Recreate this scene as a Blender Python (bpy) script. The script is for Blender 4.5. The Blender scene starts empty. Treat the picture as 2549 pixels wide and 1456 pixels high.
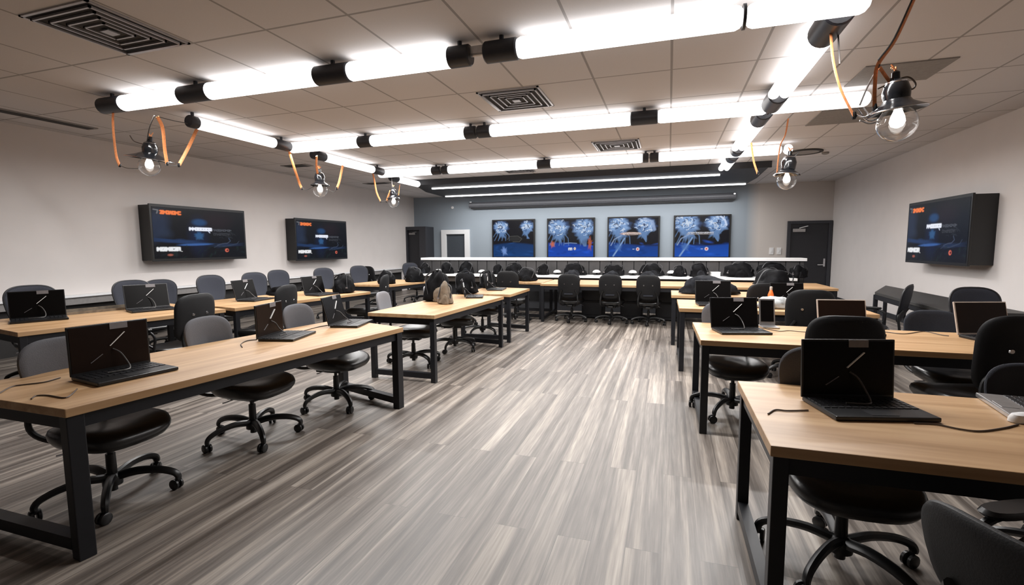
import bpy, math, random
import numpy as np
from mathutils import Vector, Matrix, noise
R_ = math.radians
scn = bpy.context.scene
COL = scn.collection
random.seed(7)

# ------------------------------------------------------------------ camera (measured from the room's own lines)
IMG_W, IMG_H = 2549, 1456
F_PX, YAW, PITCH, ROLL, EYE = 1197.227, 0.3147, 0.0956, -0.0065, 1.4791
CEIL, DEEP, XL, XR = 3.2, 15.32, -8.62, 4.24
_f = Vector((-math.sin(YAW)*math.cos(PITCH), math.cos(YAW)*math.cos(PITCH), -math.sin(PITCH)))
_r = Vector((math.cos(YAW), math.sin(YAW), 0)); _u = _r.cross(_f)
_r2 = _r*math.cos(ROLL)+_u*math.sin(ROLL); _u2 = -_r*math.sin(ROLL)+_u*math.cos(ROLL)
cam_d = bpy.data.cameras.new('camera'); cam = bpy.data.objects.new('camera', cam_d); COL.objects.link(cam)
cam_d.sensor_width = 36; cam_d.lens = F_PX/IMG_W*36; cam_d.clip_start = .02; cam_d.clip_end = 100
m = Matrix((( _r2.x, _u2.x, -_f.x, 0), (_r2.y, _u2.y, -_f.y, 0), (_r2.z, _u2.z, -_f.z, EYE), (0,0,0,1)))
cam.matrix_world = m
scn.camera = cam
def _ray(px, py): return _f + _r2*((px-IMG_W/2)/F_PX) - _u2*((py-IMG_H/2)/F_PX)
def on_z(px, py, z):                      # where a sight line meets a horizontal plane (table top, floor, ceiling)
    d = _ray(px, py); t = (z-EYE)/d.z; return Vector((d.x*t, d.y*t, z))
def on_y(px, py, y):                      # where it meets a vertical plane across the room
    d = _ray(px, py); t = y/d.y; return Vector((d.x*t, y, EYE+d.z*t))

# ------------------------------------------------------------------ materials
def new_mat(name):
    mt = bpy.data.materials.new(name); mt.use_nodes = True
    nt = mt.node_tree; b = nt.nodes['Principled BSDF']; return mt, nt, b
def N(nt, typ, **kw):
    n = nt.nodes.new(typ)
    for k, v in kw.items():
        if k in n.inputs: n.inputs[k].default_value = v
        else: setattr(n, k, v)
    return n
def plain(name, col, rough=.5, metal=0, var=.08, scale=30, bump=0, spec=.5, coat=0):
    mt, nt, b = new_mat(name)
    tc = N(nt, 'ShaderNodeTexCoord'); nz = N(nt, 'ShaderNodeTexNoise'); nz.inputs['Scale'].default_value = scale; nz.inputs['Detail'].default_value = 4
    nt.links.new(tc.outputs['Object'], nz.inputs['Vector'])
    rp = N(nt, 'ShaderNodeValToRGB')
    rp.color_ramp.elements[0].position = .3; rp.color_ramp.elements[1].position = .7
    rp.color_ramp.elements[0].color = (*[c*(1-var) for c in col], 1); rp.color_ramp.elements[1].color = (*[min(1, c*(1+var)) for c in col], 1)
    nt.links.new(nz.outputs['Fac'], rp.inputs['Fac']); nt.links.new(rp.outputs['Color'], b.inputs['Base Color'])
    b.inputs['Roughness'].default_value = rough; b.inputs['Metallic'].default_value = metal
    b.inputs['Specular IOR Level'].default_value = spec; b.inputs['Coat Weight'].default_value = coat
    if bump:
        bp = N(nt, 'ShaderNodeBump'); bp.inputs['Strength'].default_value = bump; bp.inputs['Distance'].default_value = .01
        nt.links.new(nz.outputs['Fac'], bp.inputs['Height']); nt.links.new(bp.outputs['Normal'], b.inputs['Normal'])
    return mt
def emit(name, col, st):
    mt, nt, b = new_mat(name)
    b.inputs['Base Color'].default_value = (*col, 1); b.inputs['Emission Color'].default_value = (*col, 1); b.inputs['Emission Strength'].default_value = st
    return mt

M = {}
M['wall'] = plain('wall_paint', (.68, .64, .62), .75, var=.02, scale=3, bump=.02)
M['front_wall'] = plain('front_wall_paint', (.40, .37, .35), .8, var=.02, scale=3)
M['charcoal'] = plain('charcoal_paint', (.016, .017, .021), .6)
M['raft'] = plain('raft_paint', (.022, .023, .027), .6)
M['door'] = plain('door_paint', (.014, .014, .018), .5)
M['door_frame'] = plain('door_frame_paint', (.030, .031, .038), .45)
M['white'] = plain('white_laminate', (.80, .80, .80), .35, var=.02)
M['white_trim'] = plain('white_trim', (.78, .79, .80), .4, var=.02)
M['steel'] = plain('black_steel', (.0085, .009, .012), .45, spec=.4)
M['plastic'] = plain('black_plastic', (.006, .006, .0065), .35, spec=.5)
M['leather'] = plain('black_leather', (.007, .007, .0075), .30, var=.15, scale=60, bump=.05, spec=.6)
M['black_back'] = plain('black_back_shell', (.0075, .0075, .0085), .55, scale=200, bump=.1, spec=.3)
M['grey_fabric'] = plain('grey_fabric', (.105, .105, .115), .8, scale=220, bump=.2, spec=.2)
M['pale_fabric'] = plain('pale_grey_fabric', (.22, .22, .235), .8, scale=220, bump=.2, spec=.2)
M['blue_fabric'] = plain('blue_grey_mesh', (.032, .035, .048), .7, scale=260, bump=.3, spec=.3)
M['navy_fabric'] = plain('navy_fabric', (.022, .024, .032), .75, scale=220, bump=.2, spec=.3)
M['rim'] = plain('dark_rim', (.012, .012, .015), .5)
M['chrome'] = plain('chrome', (.6, .6, .62), .2, metal=1)
M['alu'] = plain('brushed_aluminium', (.48, .47, .47), .35, metal=.9)
M['beige_edge'] = plain('beige_edge', (.50, .42, .36), .4)
M['lap'] = plain('laptop_shell', (.006, .006, .007), .35, spec=.5)
M['display'] = plain('dark_display', (.0035, .003, .003), .3, spec=.1, var=.02)
M['brown_display'] = plain('brown_display', (.013, .007, .005), .3, spec=.12, var=.05)
M['keys'] = plain('keys', (.012, .012, .014), .4)
M['tag'] = plain('grey_tab', (.16, .15, .155), .5)
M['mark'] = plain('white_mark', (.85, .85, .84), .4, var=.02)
M['cable'] = plain('grey_brown_cable', (.075, .05, .035), .5)
M['steelcable'] = plain('grey_cable', (.06, .055, .052), .5)
M['bench'] = plain('bench_top', (.030, .029, .028), .5)
M['orange'] = plain('orange_strap', (.72, .27, .10), .55, scale=50, var=.2)
M['brass'] = plain('brass', (.55, .30, .10), .35, metal=.8)
M['glassy_black'] = plain('black_enamel', (.008, .009, .011), .15, spec=.8)
M['coupler'] = plain('dark_coupler', (.022, .023, .030), .4, spec=.5)
M['vent'] = plain('vent_metal', (.42, .40, .40), .35, metal=.6)
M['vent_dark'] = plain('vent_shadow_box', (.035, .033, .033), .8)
M['ceil_grey'] = plain('grey_ceiling_panel', (.25, .235, .225), .7)
M['wainscot'] = plain('dark_wainscot', (.016, .0145, .014), .6)
M['rail_face'] = plain('grey_rail_face', (.22, .21, .205), .5)
M['tube'] = emit('tube_glow', (1, .985, .98), 2.15)
M['strip'] = emit('strip_glow', (1, .98, .98), 5.0)
M['bulb_core'] = emit('bulb_glow', (1, .93, .86), 9.0)
M['khaki'] = plain('khaki_canvas', (.16, .125, .09), .8, var=.3, scale=20)
M['bag'] = plain('black_nylon', (.0042, .0042, .005), .65, var=.6, scale=9, bump=.6, spec=.08)
M['jacket'] = plain('dark_grey_jacket', (.016, .017, .020), .85, var=.5, scale=14, bump=.6, spec=.08)
M['grey_cloth'] = plain('pale_grey_cloth', (.30, .31, .31), .8, var=.4, scale=16, bump=.4)
M['paper'] = plain('white_paper', (.78, .78, .77), .6, var=.02)
M['orange_plastic'] = plain('orange_plastic', (.75, .16, .03), .35, var=.2)

def glass_mat():
    mt, nt, b = new_mat('clear_glass')
    b.inputs['Base Color'].default_value = (1, 1, 1, 1); b.inputs['Roughness'].default_value = .02
    b.inputs['Transmission Weight'].default_value = 1; b.inputs['IOR'].default_value = 1.42
    return mt
M['glass'] = glass_mat()

def back_wall_mat():
    mt, nt, b = new_mat('back_wall_paint')
    tc = N(nt, 'ShaderNodeTexCoord'); sp = N(nt, 'ShaderNodeSeparateXYZ'); nt.links.new(tc.outputs['Object'], sp.inputs[0])
    g = N(nt, 'ShaderNodeMapRange'); g.inputs['From Min'].default_value = 2.08; g.inputs['From Max'].default_value = 2.42; nt.links.new(sp.outputs['X'], g.inputs['Value'])  # two paints; their soft blend puts a lighting gradient into the colour
    mx = N(nt, 'ShaderNodeMix', data_type='RGBA'); mx.inputs['A'].default_value = (.28, .325, .37, 1); mx.inputs['B'].default_value = (.58, .535, .50, 1)
    nt.links.new(g.outputs[0], mx.inputs['Factor']); nt.links.new(mx.outputs['Result'], b.inputs['Base Color']); b.inputs['Roughness'].default_value = .75
    return mt
M['back_wall'] = back_wall_mat()

def ceiling_mat():
    mt, nt, b = new_mat('ceiling_tiles')
    tc = N(nt, 'ShaderNodeTexCoord'); sp = N(nt, 'ShaderNodeSeparateXYZ'); nt.links.new(tc.outputs['Object'], sp.inputs[0])
    def grid(ax, off, step, w):
        a = N(nt, 'ShaderNodeMath', operation='SUBTRACT'); a.inputs[1].default_value = off - 40*step; nt.links.new(sp.outputs[ax], a.inputs[0])
        d = N(nt, 'ShaderNodeMath', operation='MODULO'); d.inputs[1].default_value = step; nt.links.new(a.outputs[0], d.inputs[0])
        e = N(nt, 'ShaderNodeMath', operation='SUBTRACT'); e.inputs[1].default_value = step/2; nt.links.new(d.outputs[0], e.inputs[0])
        f = N(nt, 'ShaderNodeMath', operation='ABSOLUTE'); nt.links.new(e.outputs[0], f.inputs[0])
        g = N(nt, 'ShaderNodeMath', operation='GREATER_THAN'); g.inputs[1].default_value = step/2-w; nt.links.new(f.outputs[0], g.inputs[0])
        return g
    gx = grid('X', -3.08, .766, .011); gy = grid('Y', 3.2, .985, .011)
    mxm = N(nt, 'ShaderNodeMath', operation='MAXIMUM'); nt.links.new(gx.outputs[0], mxm.inputs[0]); nt.links.new(gy.outputs[0], mxm.inputs[1])
    nz = N(nt, 'ShaderNodeTexNoise'); nz.inputs['Scale'].default_value = 90; nt.links.new(tc.outputs['Object'], nz.inputs['Vector'])
    rp = N(nt, 'ShaderNodeValToRGB'); rp.color_ramp.elements[0].color = (.60, .58, .58, 1); rp.color_ramp.elements[1].color = (.65, .63, .63, 1); nt.links.new(nz.outputs['Fac'], rp.inputs['Fac'])
    mx = N(nt, 'ShaderNodeMix', data_type='RGBA'); mx.inputs['B'].default_value = (.33, .315, .31, 1)
    nt.links.new(rp.outputs['Color'], mx.inputs['A']); nt.links.new(mxm.outputs[0], mx.inputs['Factor'])
    nt.links.new(mx.outputs['Result'], b.inputs['Base Color']); b.inputs['Roughness'].default_value = .85
    bp = N(nt, 'ShaderNodeBump', invert=True); bp.inputs['Strength'].default_value = .5; bp.inputs['Distance'].default_value = .01
    nt.links.new(mxm.outputs[0], bp.inputs['Height']); nt.links.new(bp.outputs['Normal'], b.inputs['Normal'])
    return mt
M['ceiling'] = ceiling_mat()

def floor_mat():
    mt, nt, b = new_mat('grey_wood_planks')
    tc = N(nt, 'ShaderNodeTexCoord')
    mp = N(nt, 'ShaderNodeMapping'); mp.inputs['Rotation'].default_value = (0, 0, R_(90)); nt.links.new(tc.outputs['Object'], mp.inputs['Vector'])
    br = N(nt, 'ShaderNodeTexBrick'); br.offset = .37; br.offset_frequency = 2; br.squash = 1
    br.inputs['Color1'].default_value = (0, 0, 0, 1); br.inputs['Color2'].default_value = (1, 1, 1, 1); br.inputs['Mortar'].default_value = (.5, .5, .5, 1)
    br.inputs['Scale'].default_value = 1; br.inputs['Mortar Size'].default_value = .0018; br.inputs['Mortar Smooth'].default_value = .3; br.inputs['Brick Width'].default_value = 2.3; br.inputs['Row Height'].default_value = .17
    nt.links.new(mp.outputs[0], br.inputs['Vector'])
    # grain runs along the plank; every plank shifts it by its own tone
    mg = N(nt, 'ShaderNodeMapping'); mg.inputs['Scale'].default_value = (14, .36, 1); nt.links.new(tc.outputs['Object'], mg.inputs['Vector'])
    ad = N(nt, 'ShaderNodeVectorMath', operation='ADD'); nt.links.new(mg.outputs[0], ad.inputs[0])
    sc = N(nt, 'ShaderNodeVectorMath', operation='SCALE'); sc.inputs['Scale'].default_value = 7.0; nt.links.new(br.outputs['Color'], sc.inputs[0]); nt.links.new(sc.outputs[0], ad.inputs[1])
    n1 = N(nt, 'ShaderNodeTexNoise'); n1.inputs['Scale'].default_value = 1; n1.inputs['Detail'].default_value = 5; n1.inputs['Roughness'].default_value = .6; n1.inputs['Distortion'].default_value = .25
    nt.links.new(ad.outputs[0], n1.inputs['Vector'])
    mh = N(nt, 'ShaderNodeMapping'); mh.inputs['Scale'].default_value = (90, 4, 1); nt.links.new(tc.outputs['Object'], mh.inputs['Vector'])
    n2 = N(nt, 'ShaderNodeTexNoise'); n2.inputs['Scale'].default_value = 1; n2.inputs['Detail'].default_value = 6; nt.links.new(mh.outputs[0], n2.inputs['Vector'])
    n3 = N(nt, 'ShaderNodeTexNoise'); n3.inputs['Scale'].default_value = 3.0; n3.inputs['Detail'].default_value = 3; nt.links.new(ad.outputs[0], n3.inputs['Vector'])
    def mul(a, k): x = N(nt, 'ShaderNodeMath', operation='MULTIPLY'); nt.links.new(a, x.inputs[0]); x.inputs[1].default_value = k; return x.outputs[0]
    def add(a, c): x = N(nt, 'ShaderNodeMath', operation='ADD'); nt.links.new(a, x.inputs[0]); nt.links.new(c, x.inputs[1]); return x.outputs[0]
    bw = N(nt, 'ShaderNodeRGBToBW'); nt.links.new(br.outputs['Color'], bw.inputs[0])
    s = add(add(mul(n1.outputs['Fac'], 1.15), mul(n2.outputs['Fac'], .28)), mul(bw.outputs[0], .09))
    rp = N(nt, 'ShaderNodeValToRGB'); cr = rp.color_ramp
    cr.elements[0].position = .47; cr.elements[0].color = (.036, .028, .022, 1)
    cr.elements[1].position = 1.0; cr.elements[1].color = (.40, .355, .31, 1)
    e = cr.elements.new(.64); e.color = (.090, .074, .062, 1); e = cr.elements.new(.78); e.color = (.170, .146, .127, 1); e = cr.elements.new(.90); e.color = (.29, .25, .212, 1)
    nt.links.new(s, rp.inputs['Fac'])
    mx = N(nt, 'ShaderNodeMix', data_type='RGBA'); mx.inputs['B'].default_value = (.05, .045, .04, 1); nt.links.new(rp.outputs['Color'], mx.inputs['A'])
    nt.links.new(mul(br.outputs['Fac'], .55), mx.inputs['Factor']); nt.links.new(mx.outputs['Result'], b.inputs['Base Color'])
    rr = N(nt, 'ShaderNodeMapRange'); rr.inputs['To Min'].default_value = .34; rr.inputs['To Max'].default_value = .5; nt.links.new(n1.outputs['Fac'], rr.inputs['Value']); nt.links.new(rr.outputs[0], b.inputs['Roughness'])
    b.inputs['Specular IOR Level'].default_value = .75
    bp = N(nt, 'ShaderNodeBump'); bp.inputs['Strength'].default_value = .12; bp.inputs['Distance'].default_value = .004
    nt.links.new(n2.outputs['Fac'], bp.inputs['Height']); nt.links.new(bp.outputs['Normal'], b.inputs['Normal'])
    return mt
M['floor'] = floor_mat()

def wood_mat():
    mt, nt, b = new_mat('pale_oak')
    tc = N(nt, 'ShaderNodeTexCoord')
    mp = N(nt, 'ShaderNodeMapping'); mp.inputs['Scale'].default_value = (.9, 14, 14); nt.links.new(tc.outputs['Object'], mp.inputs['Vector'])
    n1 = N(nt, 'ShaderNodeTexNoise'); n1.inputs['Scale'].default_value = 1; n1.inputs['Detail'].default_value = 6; n1.inputs['Distortion'].default_value = .4; nt.links.new(mp.outputs[0], n1.inputs['Vector'])
    rp = N(nt, 'ShaderNodeValToRGB'); cr = rp.color_ramp
    cr.elements[0].position = .3; cr.elements[0].color = (.35, .20, .090, 1); cr.elements[1].position = .7; cr.elements[1].color = (.54, .35, .185, 1)
    e = cr.elements.new(.5); e.color = (.46, .28, .142, 1)
    nt.links.new(n1.outputs['Fac'], rp.inputs['Fac']); nt.links.new(rp.outputs['Color'], b.inputs['Base Color'])
    b.inputs['Roughness'].default_value = .42
    return mt
M['wood'] = wood_mat()

# ------------------------------------------------------------------ mesh helpers
class MB:
    def __init__(s): s.v = []; s.f = []
    def add(s, vs, fs):
        o = len(s.v); s.v += [tuple(v) for v in vs]; s.f += [tuple(i+o for i in f) for f in fs]; return s
    def box(s, c, d, rot=None):
        hx, hy, hz = d[0]/2, d[1]/2, d[2]/2
        vs = [Vector((x, y, z)) for x in (-hx, hx) for y in (-hy, hy) for z in (-hz, hz)]
        if rot is not None: vs = [rot @ v for v in vs]
        c = Vector(c)
        return s.add([v+c for v in vs], [(0,1,3,2), (4,6,7,5), (0,4,5,1), (2,3,7,6), (0,2,6,4), (1,5,7,3)])
    def bar(s, p0, p1, w, h=None, up=(0,0,1)):
        h = h or w; p0 = Vector(p0); p1 = Vector(p1); d = (p1-p0); L = d.length; d.normalize()
        up = Vector(up)
        if abs(d.dot(up)) > .98: up = Vector((1,0,0))
        a = d.cross(up).normalized(); c = a.cross(d)
        r = Matrix((d, a, c)).transposed()
        return s.box((p0+p1)/2, (L, w, h), r)
    def cyl(s, p0, p1, r0, r1=None, n=16, caps=True):
        return s.tube([p0, p1], [r0, r0 if r1 is None else r1], n, caps)
    def tube(s, pts, rad, n=8, caps=True, closed=False, flat=1.0):
        pts = [Vector(p) for p in pts]; k = len(pts)
        rad = rad if isinstance(rad, (list, tuple)) else [rad]*k
        vs = []; prev = None
        for i, p in enumerate(pts):
            if closed: t = pts[(i+1) % k]-pts[i-1]
            else: t = (pts[min(i+1, k-1)]-pts[max(i-1, 0)])
            t = t.normalized() if t.length > 1e-9 else Vector((0,0,1))
            if prev is None:
                a = t.orthogonal().normalized()
            else:
                a = (prev - t*prev.dot(t))
                a = a.normalized() if a.length > 1e-6 else t.orthogonal().normalized()
            prev = a; c = t.cross(a)
            for j in range(n):
                th = 2*math.pi*j/n; vs.append(p + a*math.cos(th)*rad[i] + c*math.sin(th)*rad[i]*flat)
        fs = []
        for i in range(k if closed else k-1):
            i2 = (i+1) % k
            for j in range(n): fs.append((i*n+j, i*n+(j+1) % n, i2*n+(j+1) % n, i2*n+j))
        if caps and not closed:
            fs.append(tuple(range(n-1, -1, -1))); fs.append(tuple((k-1)*n+j for j in range(n)))
        return s.add(vs, fs)
    def lathe(s, prof, c=(0,0,0), n=24, axis='z', rot=None):
        c = Vector(c); vs = []
        for r, z in prof:
            for j in range(n):
                th = 2*math.pi*j/n; v = Vector((r*math.cos(th), r*math.sin(th), z))
                if rot is not None: v = rot @ v
                vs.append(v+c)
        fs = []
        for i in range(len(prof)-1):
            for j in range(n): fs.append((i*n+j, i*n+(j+1) % n, (i+1)*n+(j+1) % n, (i+1)*n+j))
        fs.append(tuple(range(n-1, -1, -1))); fs.append(tuple((len(prof)-1)*n+j for j in range(n)))
        return s.add(vs, fs)
    def loft(s, outline, rings, fmap):
        n = len(outline); vs = []
        for sc, h in rings:
            for a, b in outline: vs.append(Vector(fmap(a*sc, b*sc, h)))
        fs = []
        for i in range(len(rings)-1):
            for j in range(n): fs.append((i*n+j, i*n+(j+1) % n, (i+1)*n+(j+1) % n, (i+1)*n+j))
        c0 = len(vs); vs.append(Vector(fmap(0, 0, rings[0][1]))); c1 = len(vs); vs.append(Vector(fmap(0, 0, rings[-1][1])))
        for j in range(n):
            fs.append((c0, (j+1) % n, j)); o = (len(rings)-1)*n; fs.append((c1, o+j, o+(j+1) % n))
        return s.add(vs, fs)
    def prism(s, poly, z0, z1):
        n = len(poly); vs = [(x, y, z0) for x, y in poly]+[(x, y, z1) for x, y in poly]
        fs = [tuple(range(n-1, -1, -1)), tuple(range(n, 2*n))]+[(i, (i+1) % n, n+(i+1) % n, n+i) for i in range(n)]
        return s.add(vs, fs)
    def build(s, name, mat, parent=None, smooth=False, bevel=0, fix=True):
        import bmesh
        me = bpy.data.meshes.new(name); me.from_pydata([tuple(v) for v in s.v], [], s.f); me.update()
        if fix or bevel:
            bm = bmesh.new(); bm.from_mesh(me)
            bmesh.ops.recalc_face_normals(bm, faces=bm.faces)
            if bevel:
                es = [e for e in bm.edges if len(e.link_faces) == 2 and e.calc_face_angle() > .6]
                bmesh.ops.bevel(bm, geom=es, offset=bevel, segments=2, affect='EDGES', profile=.6)
            bm.to_mesh(me); bm.free()
        if isinstance(mat, str): mat = M[mat]
        me.materials.append(mat)
        if smooth:
            me.polygons.foreach_set('use_smooth', [True]*len(me.polygons))
            try: me.set_sharp_from_angle(angle=R_(40))
            except Exception: pass
        o = bpy.data.objects.new(name, me); COL.objects.link(o)
        if parent is not None: o.parent = parent
        return o
def superell(w, h, n=4.0, k=40):
    out = []
    for i in range(k):
        t = 2*math.pi*i/k; c, s_ = math.cos(t), math.sin(t)
        out.append((.5*w*math.copysign(abs(c)**(2/n), c), .5*h*math.copysign(abs(s_)**(2/n), s_)))
    return out
def smooth_path(pts, k=6):
    P = [Vector(p) for p in pts]; P = [P[0]*2-P[1]]+P+[P[-1]*2-P[-2]]; out = []
    for i in range(1, len(P)-2):
        for j in range(k):
            t = j/k; a, b, c, d = P[i-1], P[i], P[i+1], P[i+2]
            out.append(.5*((2*b)+(c-a)*t+(2*a-5*b+4*c-d)*t*t+(3*b-a-3*c+d)*t**3))
    out.append(P[-2]); return out
def tag(o, label, cat, group=None):
    o['label'] = label; o['category'] = cat
    if group: o['group'] = group
    return o
def empty(name, loc=(0,0,0), rz=0, label=None, cat=None, group=None):
    o = bpy.data.objects.new(name, None); COL.objects.link(o); o.location = loc; o.rotation_euler = (0, 0, rz); o.empty_display_size = .1
    if label: tag(o, label, cat, group)
    return o
def struct(o): o['kind'] = 'structure'; return o
KIDS = {}
def copy_tree(o, parent=None):
    c = o.copy(); COL.objects.link(c)
    if parent is not None: c.parent = parent
    for ch in list(o.children): copy_tree(ch, c)
    return c

# ------------------------------------------------------------------ the room
T = .15; FY = -2.6
struct(MB().box(((XL+XR)/2, (DEEP+FY)/2, -T/2), (XR-XL+2*T, DEEP-FY+2*T, T)).build('floor', 'floor'))
struct(MB().box(((XL+XR)/2, (DEEP+FY)/2, CEIL+T/2), (XR-XL+2*T, DEEP-FY+2*T, T)).build('ceiling', 'ceiling'))
o = struct(MB().box((XL-T/2, (DEEP+FY)/2, CEIL/2), (T, DEEP-FY+2*T, CEIL)).build('wall_left', 'wall'))
struct(MB().box((XR+T/2, (DEEP+FY)/2, CEIL/2), (T, DEEP-FY+2*T, CEIL)).build('wall_right', 'wall'))
struct(MB().box(((XL+XR)/2, DEEP+T/2, CEIL/2), (XR-XL, T, CEIL)).build('wall_back', 'back_wall'))
struct(MB().box(((XL+XR)/2, FY-T/2, CEIL/2), (XR-XL, T, CEIL)).build('wall_front', 'front_wall'))
# ledge and dark wainscot along the left wall
tr = struct(MB().box((XL+.10, 6.9, .775), (.20, 14.8, .03)).build('trim_1', 'white_trim', bevel=.004))
MB().box((XL+.085, 6.9, .705), (.16, 14.8, .108)).build('rail_face', 'rail_face', tr)
struct(MB().box((XL+.02, 6.9, .325), (.04, 14.8, .65)).build('trim_2', 'wainscot'))
struct(MB().box((XR-.01, 6.3, .05), (.02, 17.6, .10)).build('baseboard_right', 'charcoal'))
struct(MB().box((3.2-2.9, DEEP-.01, .05), (5.6, .02, .10)).build('baseboard_back', 'charcoal'))

# door_1: dark door in a boxed lobby standing in the left corner
cy = 14.75; dr = struct(empty('door_1', (0, 0, 0)))
MB().box((-7.91, (cy+DEEP)/2+.04, 1.085), (.096, DEEP-cy-.08, 2.165)).build('side_panel', 'door_frame', dr)
MB().box(((XL-7.96)/2, (cy+DEEP)/2+.04, 2.145), (-7.96-XL, DEEP-cy-.08, .05)).build('lintel', 'door_frame', dr)
fr = MB().box((-7.98, cy+.02, 1.085), (.24, .12, 2.17)).box((-8.595, cy+.02, 1.085), (.05, .12, 2.17)).box((-8.335, cy+.02, 2.11), (.47, .12, .12)).build('frame', 'door_frame', dr)
lf = MB().box((-8.335, cy+.06, 1.02), (.47, .05, 2.03)).build('leaf', 'door', dr)
MB().box((-8.40, cy+.01, 1.93), (.22, .05, .06)).bar((-8.38, cy, 1.965), (-8.2, cy-.06, 1.985), .015).build('door_closer', 'rail_face', dr)
# door_2: dark door on the right of the back wall
dr = struct(empty('door_2', (0, 0, 0)))
d0, d1, dz = 3.14, 4.22, 2.13
MB().box((d0+.04, DEEP-.04, dz/2), (.08, .08, dz)).box((d1-.04, DEEP-.04, dz/2), (.08, .08, dz)).box(((d0+d1)/2, DEEP-.04, dz-.04), (d1-d0-.16, .08, .08)).build('frame', 'door_frame', dr, bevel=.004)
MB().box(((d0+d1)/2, DEEP-.025, (dz-.08)/2), (d1-d0-.165, .04, dz-.08)).build('leaf', 'door', dr)
hd = MB().box((4.07, DEEP-.055, .98), (.045, .02, .22)).bar((4.07, DEEP-.10, .92), (3.90, DEEP-.10, .92), .025).cyl((4.07, DEEP-.05, .92), (4.07, DEEP-.10, .92), .012).build('handle', 'chrome', dr, bevel=.003)
MB().box((3.42, DEEP-.08, 1.87), (.30, .06, .09)).bar((3.42, DEEP-.10, 1.93), (3.62, DEEP-.17, 1.985), .02).build('door_closer', 'alu', dr, bevel=.004)
# door_3: white-framed opening with a dark door behind
dr = struct(empty('door_3', (0, 0, 0)))
MB().box((-7.445, DEEP-.04, 1.03), (.19, .08, 2.06)).box((-6.57, DEEP-.04, 1.03), (.18, .08, 2.06)).box((-7.005, DEEP-.04, 1.985), (.69, .08, .15)).build('frame', 'white_trim', dr, bevel=.004)
MB().box((-7.005, DEEP-.012, .96), (.69, .02, 1.9)).build('leaf', plain('slate_door', (.045, .055, .068), .6), dr)

# ------------------------------------------------------------------ ceiling things
# dark raft with two light strips over the counter
raft = empty('ceiling_raft', (0, 0, 3.1), 0, 'dark charcoal ceiling raft with two long white light strips over the back counter', 'ceiling raft')
MB().prism([(-6.35, 11.3), (1.95, 11.3), (2.0, 13.2), (1.9, 14.75), (-7.05, 14.75), (-6.9, 13.0)], .0, .095).build('panel', 'raft', raft)
MB().box((-2.2, 11.27, .03), (8.35, .05, .13)).build('fascia', 'raft', raft)
MB().box((-2.6, 12.2, -.015), (7.35, .07, .03)).build('light_strip', 'strip', raft)
MB().box((-2.48, 14.25, -.015), (8.75, .07, .03)).build('light_strip', 'strip', raft)
for (cx_, cy_, ln_, pw_) in ((-2.6, 12.2, 7.3, 9), (-2.48, 14.25, 8.7, 19)):
    ld = bpy.data.lights.new('strip_lamp', 'AREA'); ld.shape = 'RECTANGLE'; ld.size = ln_; ld.size_y = .06; ld.energy = pw_*ln_; ld.spread = R_(176); ld.color = (1, .985, .975)
    lo = bpy.data.objects.new('strip_lamp', ld); COL.objects.link(lo); lo.parent = raft; lo.location = (cx_, cy_, -.034)
# rolled projection screen housing on the back wall
ps = empty('projector_screen', (0, DEEP, 2.87), 0, 'long grey retracted projector screen housing above the back wall screens', 'projector screen')
MB().tube([(-6.44, -.10, 0), (1.78, -.10, 0)], .095, 16).build('housing', plain('housing_grey', (.12, .125, .14), .35), ps, smooth=True)
MB().box((-2.33, -.10, -.10), (8.1, .03, .05)).build('bottom_bar', 'steel', ps)
MB().box((1.74, -.16, .05), (.05, .05, .05)).build('end_bracket', 'chrome', ps)
MB().box((-6.40, -.05, .05), (.05, .1, .12)).build('end_bracket', 'chrome', ps)

# air vents
def vent(x0, x1, y0, y1, label, rings=4):
    cx, cy = (x0+x1)/2, (y0+y1)/2; w, d = x1-x0, y1-y0
    t = empty('air_vent', (cx, cy, CEIL), 0, label, 'air vent', 'square louvred air vents in the ceiling')
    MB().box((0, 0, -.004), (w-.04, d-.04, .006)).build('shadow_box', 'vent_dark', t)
    def ring(a, b, z0, z1, th):
        mb = MB()
        for sx, sy, lx, ly in ((0, -1, a, th), (0, 1, a, th), (-1, 0, th, b), (1, 0, th, b)):
            mb.box((sx*(a-th)/2, sy*(b-th)/2, (z0+z1)/2), (lx, ly, abs(z1-z0)))
        return mb
    ring(w, d, -.012, 0, .022).build('frame', 'vent', t)
    for i in range(rings):
        k = .88-.19*i; ring(w*k, d*k, -.028+.003*i, -.012+.003*i, .015).build('louvre', 'vent', t)
    MB().box((0, 0, -.02), (w*.12, d*.12, .01)).build('centre_plate', 'vent', t)
vent(-4.60, -3.87, 2.42, 3.19, 'large square louvred air vent nearest the camera at upper left')
vent(-2.10, -1.38, 5.19, 5.96, 'square louvred air vent between the first and second light rows')
vent(-1.27, -.50, 8.2, 9.0, 'square louvred air vent between the second and third light rows')
vent(-3.62, -2.95, 10.2, 10.9, 'smallest louvred air vent just in front of the dark ceiling raft')
def slot(x0, x1, y0, y1, label):
    t = empty('slot_vent', ((x0+x1)/2, (y0+y1)/2, CEIL), 0, label, 'slot vent', 'dark slot vents along the left wall')
    MB().box((0, 0, -.006), (x1-x0, y1-y0, .012)).build('frame', 'ceil_grey', t)
    MB().box((0, 0, -.010), ((x1-x0)*.7, (y1-y0)*.94, .012)).build('slot', 'vent_dark', t)
slot(-8.0, -7.8, 3.6, 4.9, 'dark slot vent in the ceiling above the nearest left wall end')
slot(-7.8, -7.15, 8.3, 8.55, 'dark slot vent in the ceiling behind the second left pendant lamp')
slot(-7.9, -7.1, 11.3, 11.55, 'dark slot vent in the ceiling behind the third left pendant lamp')
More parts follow.
